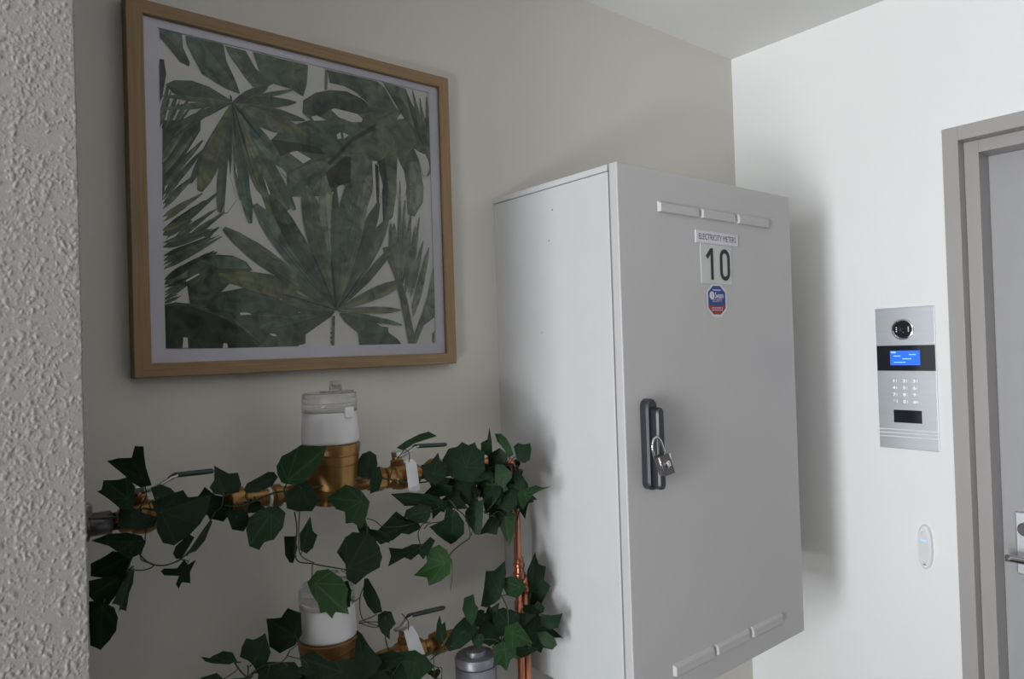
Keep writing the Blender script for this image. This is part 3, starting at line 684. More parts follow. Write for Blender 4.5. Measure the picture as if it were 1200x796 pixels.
# ------------------------------------------------------------------ water pipes
YP = 1.12; ZU, ZL = 1.325, 1.005
Xv = Vector((1, 0, 0)); Zv = Vector((0, 0, 1))
def V(x, z, y=YP): return Vector((x, y, z))
def pipe_run(name, label, z, x_end, extra=()):
    t = thing(name, label, 'pipe', (.5, YP, z), 'water pipe runs along the wall')
    return t
def cyl(name, x0, prof, m, parent, z, n=28):
    return obj(name, lathe(bmesh.new(), V(x0, z), Xv, prof, n), m, parent)
for z, mx_, lo in ((ZU, .503, False), (ZL, .492, True)):
    t = thing('water_pipe', ('brass and copper water pipe under the picture, upper of two, wrapped in ivy' if not lo else 'brass and copper water pipe near the bottom edge, lower of two'), 'pipe', (.5, YP, z))
    cyl('pipe', .179 if not lo else .128, [(0, .0125), (.009 if not lo else .14, .0125)], MT['brass_d'], t, z)
    cyl('union', .335, [(0, .022), (.004, .0235), (.022, .0235), (.026, .020), (.028, .014), (.07, .0145), (.072, .018), (.082, .018), (.084, .014)], MT['brass'], t, z)
    cyl('tie_band', .396, [(0, .0155), (.005, .0155)], MT['white_pl'], t, z)
    cyl('pipe', .2565 if not lo else .268, [(0, .0125), (.078 if not lo else .067, .0125)], MT['brass_d'], t, z)
    cyl('pipe', .41, [(0, .013), (mx_-.0655-.41, .013)], MT['brass'], t, z)
    cyl('pipe', mx_+.0775, [(0, .0125), (.6055-mx_-.0775, .0125)], MT['brass'], t, z)
    b = bmesh.new(); hexnut(b, V(.583, z), Xv, .021, .021); obj('nut', b, MT['brass'], t)
    cyl('pipe', .675, [(0, .0125), (.024, .0125)], MT['brass'], t, z)
    b = bmesh.new(); hexnut(b, V(.698, z), Xv, .026, .023); obj('nut', b, MT['brass'], t)
    cyl('coupling', .724, [(0, .016), (.02, .015), (.022, .012), (.045, .012), (.046, .0155), (.062, .0155), (.063, .011)], MT['brass'], t, z)
    if not lo:
        P = [V(.785, z), V(.865, z), V(.888, z-.004), V(.901, z-.016), V(.905, z-.04)]
        obj('pipe', tube(bmesh.new(), smooth_path(P, 6), .0075, 16), MT['copper'], t, True)
        cyl('collar', .835, [(0, .0095), (.016, .0095)], MT['copper'], t, z)
        obj('collar', lathe(bmesh.new(), V(.905, z-.038), -Zv, [(0, .0095), (.018, .0095)], 20), MT['copper'], t)
    else:
        P = [V(.785, z), V(.915, z)]
        obj('pipe', tube(bmesh.new(), P, .0075, 16), MT['copper'], t, True)
        cyl('collar', .868, [(0, .0098), (.02, .0098)], MT['copper'], t, z)
r_ = thing('copper_riser', 'vertical bright copper pipe rising beside the cabinet side through ivy', 'pipe', (.905, YP, 0))
obj('pipe', lathe(bmesh.new(), V(.905, ZU-.05), -Zv, [(0, .0075), (ZU-.06, .0075)], 20), MT['copper'], r_)
obj('pipe', lathe(bmesh.new(), V(.9215, 1.075), -Zv, [(0, .0082), (1.07, .0082)], 20), MT['copper'], r_)
z0 = 1.122
obj('coupling', lathe(bmesh.new(), V(.907, z0), -Zv, [(0, .0085), (.002, .0098), (.010, .0098), (.012, .0122), (.018, .0122), (.020, .0100), (.030, .0100), (.032, .0132), (.040, .0136), (.044, .012)], 24), MT['copper'], r_)
obj('coupling', lathe(bmesh.new(), V(.9205, 1.080), -Zv, [(0, .009), (.018, .0092), (.020, .0112), (.030, .0112), (.032, .0085)], 24), MT['copper'], r_)
obj('coupling', lathe(bmesh.new(), V(.905, ZL+.028), -Zv, [(0, .0098), (.056, .0098)], 24), MT['copper'], r_)
obj('pipe_clip', box(.893, .917, YP, YB, 1.235, 1.247, .002), MT['copper'], r_)

# water meters: brass bowl, white register, clear lid
def meter(x, z, label):
    t = thing('water_meter', label, 'meter', (x, YP, z-.03), 'water meters on the pipes')
    o_ = V(x, z-.028)
    obj('brass_bowl', lathe(bmesh.new(), o_, Zv, [(0, .028), (.002, .0335), (.009, .034), (.0095, .031), (.012, .031), (.013, .036), (.026, .0405), (.0265, .0385), (.029, .0385), (.0295, .0415), (.066, .0448), (.0665, .0425), (.069, .0425), (.0695, .0458), (.082, .0468), (.0825, .0445), (.085, .0445), (.0855, .0480), (.100, .0498), (.102, .047)], 48), MT['brass'], t)
    obj('inlet', lathe(bmesh.new(), V(x-.065, z), Xv, [(0, .017), (.012, .017), (.014, .0145), (.13, .0145), (.132, .017), (.142, .017)], 24), MT['brass'], t)
    obj('register', lathe(bmesh.new(), o_+Zv*.103, Zv, [(0, .046), (.004, .0475), (.040, .0455), (.052, .0440), (.054, .042)], 48), MT['white_pl'], t)
    obj('clear_lid', lathe(bmesh.new(), o_+Zv*.156, Zv, [(0, .0455), (.014, .0455), (.015, .0462), (.017, .0455), (.030, .0445), (.032, .042)], 48), MT['clear_pl'], t)
    obj('clip', box(x+.006, x+.022, YP-.047, YP-.043, z+.118, z+.136, .001), MT['white_pl'], t)
    lid = obj('sensor_knob', lathe(bmesh.new(), o_+Zv*.187+Vector((.012, 0, 0)), Zv, [(0, .0105), (.018, .0100), (.019, .009)], 24), MT['clear_pl'], t)
    obj('lid_bar', box(x-.012, x+.040, YP-.012, YP+.012, z+.157, z+.162, .001), MT['clear_pl'], t)
    return t
meter(.506, ZU, 'brass water meter with white top directly below the oak frame')
meter(.492, ZL, 'brass water meter with white top at the bottom, partly hidden by leaves')

# lever valves
def valve(x, z, path, label, stem_x, dirx=1):
    t = thing('ball_valve', label, 'valve', (x, YP, z), 'lever ball valves on the pipes')
    obj('valve_body', lathe(bmesh.new(), V(x-.034, z), Xv, [(0, .016), (.003, .0185), (.014, .0185), (.017, .022), (.030, .0245), (.040, .0235), (.048, .019), (.066, .0185), (.068, .016)], 28), MT['brass'], t)
    obj('valve_stem', lathe(bmesh.new(), V(stem_x, z+.015), Zv, [(0, .012), (.014, .012), (.015, .009), (.024, .009)], 20), MT['brass'], t)
    b = bmesh.new(); hexnut(b, V(stem_x, z+.036), Zv, .009, .011); obj('stem_nut', b, MT['steel'], t)
    a_, b_, c_, d_ = [Vector(p) for p in path]
    obj('lever', tube(bmesh.new(), [a_, b_, b_.lerp(c_, .85), c_.lerp(d_, .06)], .0062, 12, flat=.45), MT['steel'], t, True)
    obj('lever_grip', tube(bmesh.new(), [c_.lerp(b_, .30), c_.lerp(b_, .08), c_, c_.lerp(d_, .12), c_.lerp(d_, .5), c_.lerp(d_, .95), d_], [.0042, .0050, .0052, .0052, .0054, .0054, .0035], 12, flat=.75), MT['lever'], t, True)
    return t
def pth(*p): return [PB(a, b_, YP-.005) for a, b_ in p]
valve(.222, ZU, pth((166, 577), (180, 573), (205, 557), (250, 552)), 'brass lever valve with dark green lever, leftmost, near the rough wall', .213)
valve(.640, ZU, pth((466, 536), (476, 531), (487, 523), (523, 521)), 'brass lever valve with white tag, right of the upper water meter', .632)
valve(.640, ZL, pth((463, 739), (470, 735), (479, 722), (521, 712)), 'brass lever valve right of the lower water meter', .636)
def paper_tag(pts, label):
    t = thing('hanging_tag', label, 'tag', PB(*pts[0], YP-.032), None)
    q = [PB(a, b_, YP-.032) for a, b_ in pts]
    b = bmesh.new(); d = Vector((0, .0005, 0)); A = [b.verts.new(p-d) for p in q]; B = [b.verts.new(p+d) for p in q]; n = len(q)
    for i in range(n): b.faces.new((A[i], A[(i+1) % n], B[(i+1) % n], B[i]))
    b.faces.new(A); b.faces.new(B)
    obj('tag_card', b, MT['tag'], t)
    s = (q[0]+q[1])/2
    obj('tie', tube(bmesh.new(), smooth_path([s+Vector((0, 0, -.004)), s+Vector((0, -.002, .012)), s+Vector((0, .02, .02))], 4), .0008, 6), MT['ink'], t)
paper_tag([(475, 540), (483, 538), (488, 543), (492, 574), (487, 577), (479, 575)], 'white tag hanging on the upper right valve')
paper_tag([(473, 740), (483, 733), (488, 741), (498, 766), (493, 770), (480, 766)], 'white tag hanging on the lower valve')

# elbow vanishing behind the rough wall, grey and chrome
t = thing('steel_union', 'dark steel pipe union half hidden behind the rough wall edge', 'union', (.16, YP, ZU+.01))
obj('union_nut', lathe(bmesh.new(), V(.128, ZU), Xv, [(0, .022), (.01, .024), (.022, .022), (.024, .016), (.05, .016)], 24), MT['dark_metal'], t)
obj('cap', lathe(bmesh.new(), V(.146, ZU+.010), Zv, [(0, .010), (.018, .010), (.022, .006)], 20), MT['steel'], t)

# grey filter housing
hx_ = .764; hy_ = 1.08
t = thing('filter_housing', 'grey cylindrical canister at the bottom edge beside the copper pipes', 'canister', (hx_, hy_, .70))
obj('canister_body', lathe(bmesh.new(), Vector((hx_, hy_, .70)), Zv, [(0, .03), (.008, .0385), (.262, .0385)], 40), MT['alu'], t)
obj('canister_cap', lathe(bmesh.new(), Vector((hx_, hy_, .9625)), Zv, [(.0005, .0375), (.002, .0375), (.0022, .0392), (.012, .0392), (.017, .0365), (.018, .020), (.026, .019), (.027, .008)], 40), MT['alu'], t)
obj('wall_bracket', box(hx_-.012, hx_+.012, hy_+.036, YB, .80, .83, .002), MT['steel'], t)

# ------------------------------------------------------------------ ivy
def leaf(garland, c, pts, y, br=None, tilt=None, curl=None):
    """star-shaped leaf round its petiole point c; outline in photo pixels, laid on a tilted plane through c at depth y"""
    P0 = PB(c[0], c[1], y); vd = (P0-EYE).normalized()
    if tilt is None: tilt = (random.uniform(-.55, .55), random.uniform(-.5, .5))
    n = (-vd + CR*tilt[0] + CU*tilt[1]).normalized()
    far = max(pts, key=lambda p: (p[0]-c[0])**2+(p[1]-c[1])**2)
    W = []
    for i in range(len(pts)):
        a = pts[i]; b_ = pts[(i+1) % len(pts)]
        for t in (0, .5):
            px, py = a[0]+(b_[0]-a[0])*t, a[1]+(b_[1]-a[1])*t
            if t: 
                mx2 = -(px-c[0])*.008; my2 = -(py-c[1])*.008; px += mx2; py += my2
            d = ray(px, py); W.append(EYE + d*((P0-EYE).dot(n)/d.dot(n)) - P0)
    fw = EYE + ray(*far)*((P0-EYE).dot(n)/ray(*far).dot(n)) - P0
    L_ = fw.length; ax = fw.normalized(); cr = n.cross(ax).normalized()
    b = bmesh.new(); uvl = b.loops.layers.uv.new('UVMap'); UV = {}
    k1 = curl if curl is not None else random.uniform(.10, .32); k2 = random.uniform(.05, .25); ph = random.uniform(0, 6)
    def vert(p):
        u = p.dot(cr); v_ = p.dot(ax); r2 = (u*u+v_*v_)/(L_*L_)
        h = -k1*L_*r2*.5 + k2*abs(u)*.6 + .02*L_*math.sin(ph+9*u/L_)*math.sqrt(r2)
        vv = b.verts.new(p + n*h); UV[vv] = (u/L_, v_/L_); return vv
    cen = vert(Vector((0, 0, 0))); rings = [[vert(p*s) for p in W] for s in (.35, .7, 1)]
    m_ = len(W)
    for i in range(m_): b.faces.new((cen, rings[0][i], rings[0][(i+1) % m_]))
    for a, q in zip(rings, rings[1:]):
        for i in range(m_): b.faces.new((a[i], q[i], q[(i+1) % m_], a[(i+1) % m_]))
    for f in b.faces:
        f.smooth = True
        for l in f.loops: l[uvl].uv = UV[l.vert]
    me = bpy.data.meshes.new('leaf'); bmesh.ops.recalc_face_normals(b, faces=b.faces); b.to_mesh(me); b.free()
    me.materials.append(LEAF[br if br is not None else random.choice([0, 0, 1])])
    o = bpy.data.objects.new('leaf', me); C.objects.link(o); o.parent = garland; o.location = P0-WORLD[garland]
    LEAVES.append((garland, P0, ax)); return o
LEAVES = []
IVY = [(0, 0), (-.22, -.20), (-.46, -.16), (-.50, .05), (-.66, .40), (-.34, .42), (-.24, .62), (0, 1.0), (.24, .62), (.34, .42), (.66, .40), (.50, .05), (.46, -.16), (.22, -.20)]
IVY2 = [(0, -.05), (-.2, -.2), (-.42, -.1), (-.44, .2), (-.36, .45), (-.18, .75), (0, 1.05), (.18, .75), (.36, .45), (.44, .2), (.42, -.1), (.2, -.2)]
def gleaf(garland, c, tip, wd, y, br=None, kind=0):
    """ivy leaf of the common five-lobed shape from petiole c to tip"""
    dx, dy = tip[0]-c[0], tip[1]-c[1]; L_ = math.hypot(dx, dy); ux, uy = dx/L_, dy/L_; nx, ny = -uy, ux
    T = IVY if kind == 0 else IVY2; s = wd/1.2; pts = []
    for (a, t) in T:
        a = a*s*random.uniform(.88, 1.12); t = t*L_*random.uniform(.95, 1.05)
        pts.append((c[0]+ux*t+nx*a, c[1]+uy*t+ny*a))
    c2 = (c[0]+ux*.1*L_, c[1]+uy*.1*L_)
    pts[0] = (c[0]-ux*.02*L_, c[1]-uy*.02*L_)
    return leaf(garland, c2, pts, y, br)
gu = thing('ivy_garland', 'artificial ivy garland wound along the upper water pipe', 'ivy', (.55, YP, ZU), 'ivy garlands on the water pipes')
gd = thing('ivy_garland', 'artificial ivy garland around the lower pipe and canister at the bottom', 'ivy', (.55, YP, ZL), 'ivy garlands on the water pipes')
HERO = [
 # upper left
 (gu, (166, 560), [(123.9,540.4),(137.7,537),(154,536.4),(157.8,522.6),(167.9,523.2),(171,547.7),(177.9,569),(165,571.6),(154,565.3),(146.5,557.8)], 1.07, 0),
 (gu, (150, 584), [(117.6,559.6),(137.7,561.5),(150.3,559),(159,571.6),(156.6,587.9),(154,598),(142.7,598),(127.6,585.4),(112,574.7),(117.6,572.8)], 1.05, 1),
 (gu, (154, 604), [(140,597),(152,594),(170,602),(186,606),(180,618),(160,622),(138,618)], 1.06, 0),
 (gu, (185, 583), [(176,572),(188,568),(200,572),(207,578),(203,590),(184,594)], 1.08, 0),
 (gu, (188, 600), [(176.6,587.6),(190,582),(207,576),(214,574),(220.7,583),(249.8,581),(243,601),(234,614),(220.7,627.8),(202.9,639),(190,636),(182.7,622),(184,605)], 1.03, 0),
 (gu, (262, 577), [(252,545),(268,555),(279,554),(282.5,567.5),(280,577),(262,581),(250,579),(245.3,571),(251,563)], 1.06, 0),
 (gu, (292, 572), [(285.6,575),(289,567),(302,560),(314,553),(321,553),(325.8,558.5),(319,569.7),(303,577),(289,578)], 1.07, 0),
 (gu, (244, 592), [(229,586),(240,571),(252,580),(268,583),(272,600),(262,612),(246,608)], 1.09, 0),
 (gu, (277, 606), [(264,600),(277,598),(290,600),(294,612),(286,624),(272,621)], 1.07, 0),
 (gu, (337, 563), [(323.6,546),(330,534),(342,528),(352,521.5),(372,523),(383.7,525.6),(378,540),(370,552),(359.4,563),(345,569),(330,566),(325,556)], 1.03, 1),
 (gu, (353, 572), [(333,578),(345,570),(352,562),(360,562),(368.6,575),(374,588),(367,600),(349,600),(336,596)], 1.04, 0),
 (gu, (430, 558), [(416.9,543.7),(424.4,531.6),(433.4,527.9),(441,533),(442.5,543.7),(440,557),(428,562),(416.9,557)], 1.09, 0),
 (gu, (440, 566), [(436.4,549),(445.5,546.7),(448.5,560),(444,575),(434,579),(433,565)], 1.08, 1),
 (gu, (424, 588), [(382,582.9),(394,575),(404.8,567.8),(415,570.8),(424.4,576.4),(433.4,588.4),(430,604),(423.6,620),(413.8,613),(404.8,613.8),(404,600),(394,597)], 1.03, 1),
 (gu, (318, 602), [(291,638),(288,620),(292,605.5),(303,599),(314.7,594),(326,593),(334.8,601),(332,618),(321,632),(309,635),(303,643)], 1.05, 1),
 (gu, (344, 634), [(332.8,628.6),(345.6,628.6),(348.6,642),(344,661.8),(339.6,661),(334,651)], 1.07, 0),
 (gu, (355, 644), [(350.9,625.6),(364.5,606),(366.7,622.6),(372,627),(366.7,642),(359,649),(351.6,645)], 1.05, 0),
 (gu, (406, 700), [(398,684),(407,680),(412,692),(410.4,711.5),(404,713),(396,708)], 1.06, 0),
 (gu, (369, 684), [(360,682.9),(371,669),(384.8,667),(399.9,676.9),(407.4,690.4),(404.4,704),(406.6,719),(392,717),(388,725),(381,717),(375,719),(372,707),(365,696)], 1.03, 2),
 (gu, (408, 666), [(394.6,647.5),(404.4,630),(413.4,623.4),(431.5,624),(440,632),(445,640.7),(448,652.7),(445,665.5),(430,673.8),(416.4,685.9),(405.9,678.4),(404.4,657)], 1.04, 0),
 (gu, (430, 681), [(427,678.4),(431.5,678),(440,692),(445,704),(447,717.5),(437.5,720),(430,710),(425.5,698)], 1.07, 0),
 (gu, (430, 626), [(418,617),(427,610),(434,620),(446,622),(458,628),(456,637),(440,634),(428,640)], 1.06, 0),
 # middle right of the upper garland
 (gu, (512, 591), [(458.8,580.5),(479,577.5),(503,579),(518,585),(520,596),(506,598),(490,591),(474.7,594)], 1.06, 0),
 (gu, (500, 600), [(476,597),(491,591),(506,594),(504,606),(500,613),(489.7,613.7),(473,604.7)], 1.05, 0),
 (gu, (484, 614), [(443,621),(464,599.4),(467,606),(489.7,611),(493.5,619.7),(479,627),(465.6,624),(461,633),(446,638),(438,630)], 1.07, 0),
 (gu, (488, 645), [(455.8,642),(470,643.8),(483.7,637.8),(495.8,637.8),(500,648),(489.7,649.9),(481.4,656.6),(472.4,652.9),(455.8,665),(458.8,652.9)], 1.07, 0),
 (gu, (497, 645), [(504.8,628.8),(510.8,633),(506,642),(496,656),(490,648),(495,638)], 1.06, 0),
 (gu, (521, 660), [(482,674),(492,666),(500,659),(499,645),(515,638.6),(524,645),(529,656),(528,672.5),(516.9,681.5),(502.5,686.8),(500,677)], 1.03, 2),
 (gu, (531, 603), [(503,618),(513,615),(520,610),(523,594),(536,600),(544,612),(544,625.8),(534,637),(529,640.8),(521,634.8),(512,627)], 1.05, 0),
 (gu, (556, 604), [(545,600),(552,590),(566.6,585),(566,604.7),(565,617),(562,626),(556,627),(551.5,619.7),(545.5,610.7)], 1.06, 1),
 (gu, (574, 616), [(559,627),(566,618),(572.6,607.7),(580,603),(586,612),(582,627),(570,625)], 1.08, 0),
 (gu, (477, 523), [(464.4,525),(475,517.6),(491.5,508.8),(502.8,505),(512.8,510),(500,513),(491.5,514.4),(481.4,523),(472.6,528)], 1.07, 1),
 (gu, (508, 556), [(493,545),(504,542.8),(514.7,529),(516,539),(525,545),(522,560),(510,569),(498,562)], 1.06, 0),
 (gu, (546, 548), [(517.8,540),(525.4,526.5),(535.4,524),(541.7,517.7),(549,521.4),(556.8,517.7),(559.3,525),(568,530),(568,552),(552,566),(534,562),(524,556)], 1.06, 0),
 (gu, (569, 527), [(563.5,519),(571.8,514.9),(574,501),(576.5,517.6),(577,530),(572,535),(563.5,530)], 1.07, 1),
 (gu, (597, 530), [(579.4,508),(587,508),(593,513),(598,521.8),(602,533),(596,536),(591,527),(582.8,517.6)], 1.05, 1),
 (gu, (606, 533), [(602,523),(607,519),(613,521),(621.5,519),(622.9,526),(621,539),(614.6,543),(606,540)], 1.05, 0),
 (gu, (584, 538), [(571.8,533),(585.6,525),(595,533),(595,545),(584,552),(572,546)], 1.07, 0),
 (gu, (590, 556), [(580,543.9),(590,545),(600,553.6),(600,560),(590,572),(580,566)], 1.04, 1),
 (gu, (608, 562), [(601,550),(608,551),(614,560),(616,572),(610,577),(603,572)], 1.05, 0),
 (gu, (614, 579), [(649,570),(636.7,571.5),(628.4,568.8),(617.4,572),(606,577),(608,590),(613,598),(618,588),(624,580),(634,575)], 1.03, 1),
 (gu, (599, 577), [(571.8,584),(584,572),(599,567),(607,577),(606,592),(597,602),(586,596),(571.8,599)], 1.06, 0),
 (gu, (592, 606), [(583,600),(592,596),(604,603),(603,622),(597,640),(590,628),(584,614)], 1.07, 1),
 (gu, (536, 575), [(516,572),(524,560),(540,562),(556,566),(566,578),(556,590),(540,592),(524,586)], 1.08, 0),
 (gu, (575, 566), [(560,556),(572,548),(584,554),(590,566),(584,580),(570,584),(558,574)], 1.09, 0),
 # far left hanging
 (gu, (160, 634), [(107.5,636),(127.8,625.6),(150,624),(166,627.8),(170.5,636),(164,649),(150,655),(127.8,640.6)], 1.05, 0),
 (gu, (150, 652), [(106,662),(122,653),(132,646),(156,650),(152,664),(146,674),(128,679),(106,677)], 1.07, 0),
 (gu, (148, 672), [(104,681),(125,676),(150,672),(142,690),(131,704),(122,717),(112,708),(104,700)], 1.05, 1),
 (gu, (155, 668), [(149,670.5),(157.7,666),(156,684),(148,706),(150,715),(143,713),(140.6,717.5),(142,709),(132,706.8),(140,690)], 1.06, 0),
 (gu, (120, 712), [(104,705),(116,704),(134,712),(138,723.9),(135,738.8),(126,750),(115,761),(104,756)], 1.04, 0),
 (gu, (214, 666), [(187.5,670.5),(191.8,667),(206,668),(216,655.5),(220,662),(230,656),(222.8,670.5),(223,684),(213,683),(209,690.8),(205.7,685),(210,675),(191.8,675)], 1.04, 0),
 (gu, (216, 650), [(202.5,649),(206,640),(222,626),(228,630),(219,645),(212,655),(206,655)], 1.06, 0),
 (gu, (222, 648), [(219,650),(225,640),(236,624),(248,608),(250,611),(240,634),(230,646)], 1.05, 0),
 # lower garland
 (gd, (346, 745), [(308.6,725),(328.6,724),(336.6,712.6),(353,718.6),(354,743),(346,756.6),(328,766),(315,758),(313,741)], 1.08, 0),
 (gd, (300, 772), [(288.6,748.6),(298,750),(312.6,743),(317,764.6),(312.6,776.6),(298,781),(290,774),(280.6,770),(283,758)], 1.05, 0),
 (gd, (275, 776), [(235,770),(243,774),(250,768.6),(262,763),(272.6,764.6),(278,775),(268.6,779),(250,778),(241,776)], 1.04, 0),
 (gd, (330, 785), [(295,777),(318,776),(345,776),(354,786),(350,800),(320,802),(302,790)], 1.06, 0),
 (gd, (262, 796), [(226,800),(238,793),(254,789),(262,796),(250,806),(232,806)], 1.04, 0),
 (gd, (452, 727), [(442.6,720.6),(450.6,716),(458.6,717),(463.9,731),(457,739),(456,750),(447,742),(443,733)], 1.05, 0),
 (gd, (425, 770), [(418,736),(424,742),(432,756),(440,766),(448,776),(440,790),(424,798),(414,784),(416,760)], 1.06, 0),
 (gd, (400, 788), [(352,770),(366,762),(386,776),(410,772),(430,786),(420,802),(380,806),(358,796)], 1.05, 0),
 (gd, (487, 776), [(466,764),(486.6,762),(500,770),(509.5,782),(495,794),(480,806),(476,790)], 1.04, 1),
 (gd, (452, 776), [(430,776),(440,768),(460,762),(476,770),(466,780),(450,790),(436,794)], 1.06, 0),
 (gd, (470, 794), [(452,800),(462,786),(472,776),(480,788),(474,806),(458,810)], 1.05, 0),
 (gd, (440, 790), [(424,800),(436,786),(450,786),(458,796),(446,810),(430,810)], 1.04, 0),
 (gd, (517, 744), [(510,750),(512,731),(515.5,720.6),(518,732),(521.5,728.6),(524,745),(518,756)], 1.06, 0),
 (gd, (540, 742), [(521,755),(533,734),(543.9,723),(556,726),(560,738),(550,752),(540,760),(527,763)], 1.06, 0),
 (gd, (553, 722), [(544,700.8),(554.7,695.9),(557,708),(561,712.5),(558,724),(554,734),(546,726),(542,714.5)], 1.04, 1),
 (gd, (585, 694), [(569.4,669.4),(579,668.4),(591,656.7),(593,671.4),(590,690),(586,702),(579,708),(570,712),(563.5,711),(567,693)], 1.05, 0),
 (gd, (610, 688), [(586,680),(598.8,675),(612,680),(617,690),(606,701),(594,698)], 1.04, 1),
 (gd, (622, 694), [(617.5,669.4),(626,648.8),(631,661.6),(640,663.5),(638,679),(645.9,686),(636,704.7),(628,726),(618,715),(616,695)], 1.11, 0),
 (gd, (641, 731), [(634,719.4),(645.9,721.4),(659.6,720),(654,736),(644,738),(634,733)], 1.04, 0),
 (gd, (596, 733), [(577,726),(583,714),(591,712),(600,716),(608.6,718.4),(608,738),(600,746),(584,746)], 1.06, 0),
 (gd, (600, 742), [(592,735),(606,729),(614,738),(626.5,753.7),(612,758),(598.8,760),(590,750)], 1.03, 2),
 (gd, (592, 760), [(576,757.6),(590,752),(604.7,755.7),(605,767),(598,774),(594,788),(586,780),(578,781),(579,768)], 1.03, 1),
 (gd, (628, 742), [(608,728),(620,722),(634,722),(645.9,736),(652.7,755.7),(645.9,761.6),(628,757.6),(612,746)], 1.06, 0),
 (gd, (640, 750), [(628,742),(640,740),(650,748),(653,756),(647,762),(636,757)], 1.04, 1),
 (gd, (620, 762), [(602,759.6),(616,756),(632,761),(620,768),(611,772),(604,768)], 1.05, 0),
 (gd, (560, 750), [(551,745),(560,742),(568,746),(566,755),(560.6,761),(554,755)], 1.05, 1),
 (gd, (574, 744), [(560,738),(572,728),(584,738),(586,752),(574,758),(564,752)], 1.07, 0),
]
for g_, c, pts, y, br in HERO: leaf(g_, c, pts, y, br)
for _ in range(34):   # dark leaves behind in the thick bunch near the elbow
    a = random.uniform(0, 2*PI); c = (random.uniform(505, 612), random.uniform(548, 596)); L_ = random.uniform(20, 34)
    gleaf(gu, c, (c[0]+L_*math.cos(a), c[1]+abs(L_*math.sin(a))*.9+2), random.uniform(20, 32), random.uniform(1.065, 1.115), random.choice([0, 0, 1]), random.randint(0, 1))
for _ in range(22):
    a = random.uniform(0, 2*PI); c = (random.uniform(565, 640), random.uniform(715, 752)); L_ = random.uniform(16, 26)
    gleaf(gd, c, (c[0]+L_*math.cos(a), c[1]+L_*math.sin(a)), random.uniform(16, 26), random.uniform(1.07, 1.10), random.choice([0, 0, 1]), random.randint(0, 1))
for _ in range(16):
    a = random.uniform(.2, 2.9); c = (random.uniform(118, 300), random.uniform(596, 612) - .06*0); L_ = random.uniform(16, 26)
    c = (c[0], 612-(c[0]-110)*.11)
    gleaf(gu, c, (c[0]+L_*math.cos(a), c[1]+L_*math.sin(a)*.6), random.uniform(16, 24), random.uniform(1.10, 1.115), 0, random.randint(0, 1))
for _ in range(20):
    a = random.uniform(0, 2*PI); c = (random.uniform(310, 520), random.uniform(784, 800)); L_ = random.uniform(18, 28)
    gleaf(gd, c, (c[0]+L_*math.cos(a), c[1]+abs(L_*math.sin(a))*.5), random.uniform(18, 28), random.uniform(1.04, 1.09), 0, random.randint(0, 1))
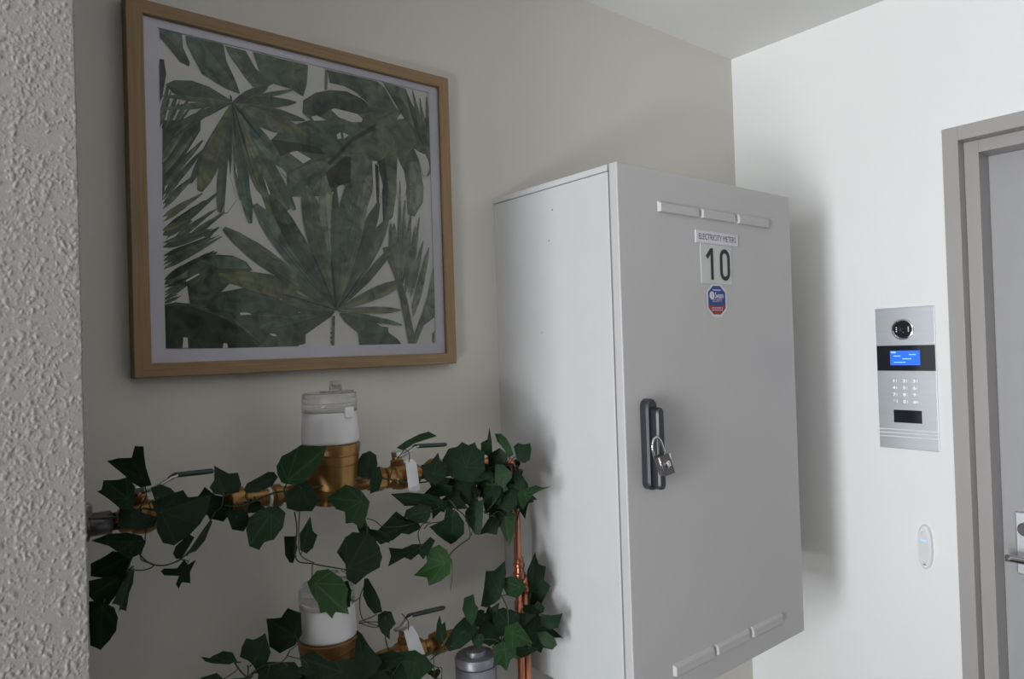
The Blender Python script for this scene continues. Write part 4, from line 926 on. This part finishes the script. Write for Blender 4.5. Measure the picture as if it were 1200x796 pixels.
# vines
VINES = [
 (gu, [(104, 608), (140, 606), (168, 596), (200, 602), (240, 588), (280, 594), (320, 578), (352, 574), (400, 566), (440, 560), (490, 566), (530, 556), (575, 550), (604, 545), (612, 575), (606, 610)], 1.09, .0016),
 (gu, [(252, 600), (240, 622), (218, 650), (205, 659), (190, 663), (175, 660), (164, 650), (158, 640)], 1.06, .0011),
 (gu, [(158, 645), (150, 665), (140, 690), (122, 712)], 1.07, .0011), (gu, [(170, 636), (165, 655), (180, 662), (170, 668), (150, 668)], 1.06, .0009),
 (gu, [(345, 600), (348, 620), (347, 655), (367, 661), (395, 666), (406, 668)], 1.055, .0011), (gu, [(351, 600), (350, 625), (352, 650), (368, 660)], 1.05, .0009),
 (gu, [(366, 662), (366, 676), (369, 684)], 1.045, .0009), (gu, [(337, 565), (333, 575), (336, 582)], 1.05, .0011),
 (gu, [(424, 590), (427, 606), (430, 624), (420, 650), (408, 668), (405, 672)], 1.055, .0011), (gu, [(430, 608), (440, 611), (452, 618), (484, 614), (504, 600)], 1.065, .0009),
 (gu, [(504, 612), (495, 615), (490, 626), (493, 640)], 1.06, .0009), (gu, [(528, 612), (516, 612), (503, 614), (497, 620)], 1.06, .0009),
 (gu, [(534, 596), (545, 606), (551, 628), (540, 638), (529, 648), (522, 660)], 1.05, .0011), (gu, [(529, 655), (530, 672), (528, 692)], 1.05, .0007),
 (gu, [(575, 605), (562, 600), (552, 628)], 1.06, .0009),
 (gu, [(430, 682), (422, 700), (425, 726), (445, 734)], 1.07, .0009), 
 (gd, [(230, 800), (290, 795), (300, 788), (345, 786), (400, 790), (450, 772), (500, 768), (530, 752), (560, 742), (600, 735), (640, 740)], 1.085, .0016),
 (gd, [(275, 777), (283, 788), (291, 795)], 1.06, .0011), (gd, [(290, 780), (291, 788), (289, 797)], 1.06, .0009), (gd, [(290, 794), (305, 782), (330, 776), (340, 762)], 1.06, .0009),
 (gd, [(421, 731), (432, 729), (450, 730)], 1.06, .0009), (gd, [(421, 729), (434, 724), (442, 720)], 1.06, .0009), (gd, [(421, 730), (436, 735), (450, 734)], 1.055, .0009),
 (gd, [(452, 732), (452, 750), (456, 764)], 1.07, .0011), (gd, [(504, 774), (520, 762), (545, 750)], 1.06, .0009), (gd, [(500, 776), (514, 783)], 1.05, .0008),
 (gd, [(553, 722), (558, 738)], 1.07, .0011), (gd, [(585, 694), (594, 712), (596, 733)], 1.06, .0011), (gd, [(560, 750), (580, 750), (592, 760)], 1.04, .0009), (gd, [(622, 694), (618, 715), (610, 732)], 1.09, .001),
 (gd, [(465, 806), (474, 790), (480, 776)], 1.05, .0012), (gd, [(455, 806), (462, 788), (470, 776)], 1.05, .0012)]
nodes_ = {gu: [], gd: []}
for g_, pts, y, r in VINES:
    P = smooth_path([PB(a, b_, y+random.uniform(-.004, .004)) for a, b_ in pts], 6); nodes_[g_] += P
    obj('stem', tube(bmesh.new(), P, r, 6), MT['stem'], g_, True)
b1 = {gu: bmesh.new(), gd: bmesh.new()}
for g_, P0, ax in LEAVES:
    q = min(nodes_[g_], key=lambda s: (s-P0).length)
    if .004 < (q-P0).length < .07:
        mid = (P0+q)/2 - ax*.008 + Vector((0, -.004, .003))
        tube(b1[g_], smooth_path([P0, mid, q], 4), .0008, 5)
for g_ in (gu, gd):
    obj('petioles', b1[g_], MT['stem'], g_, True)['kind'] = 'stuff'
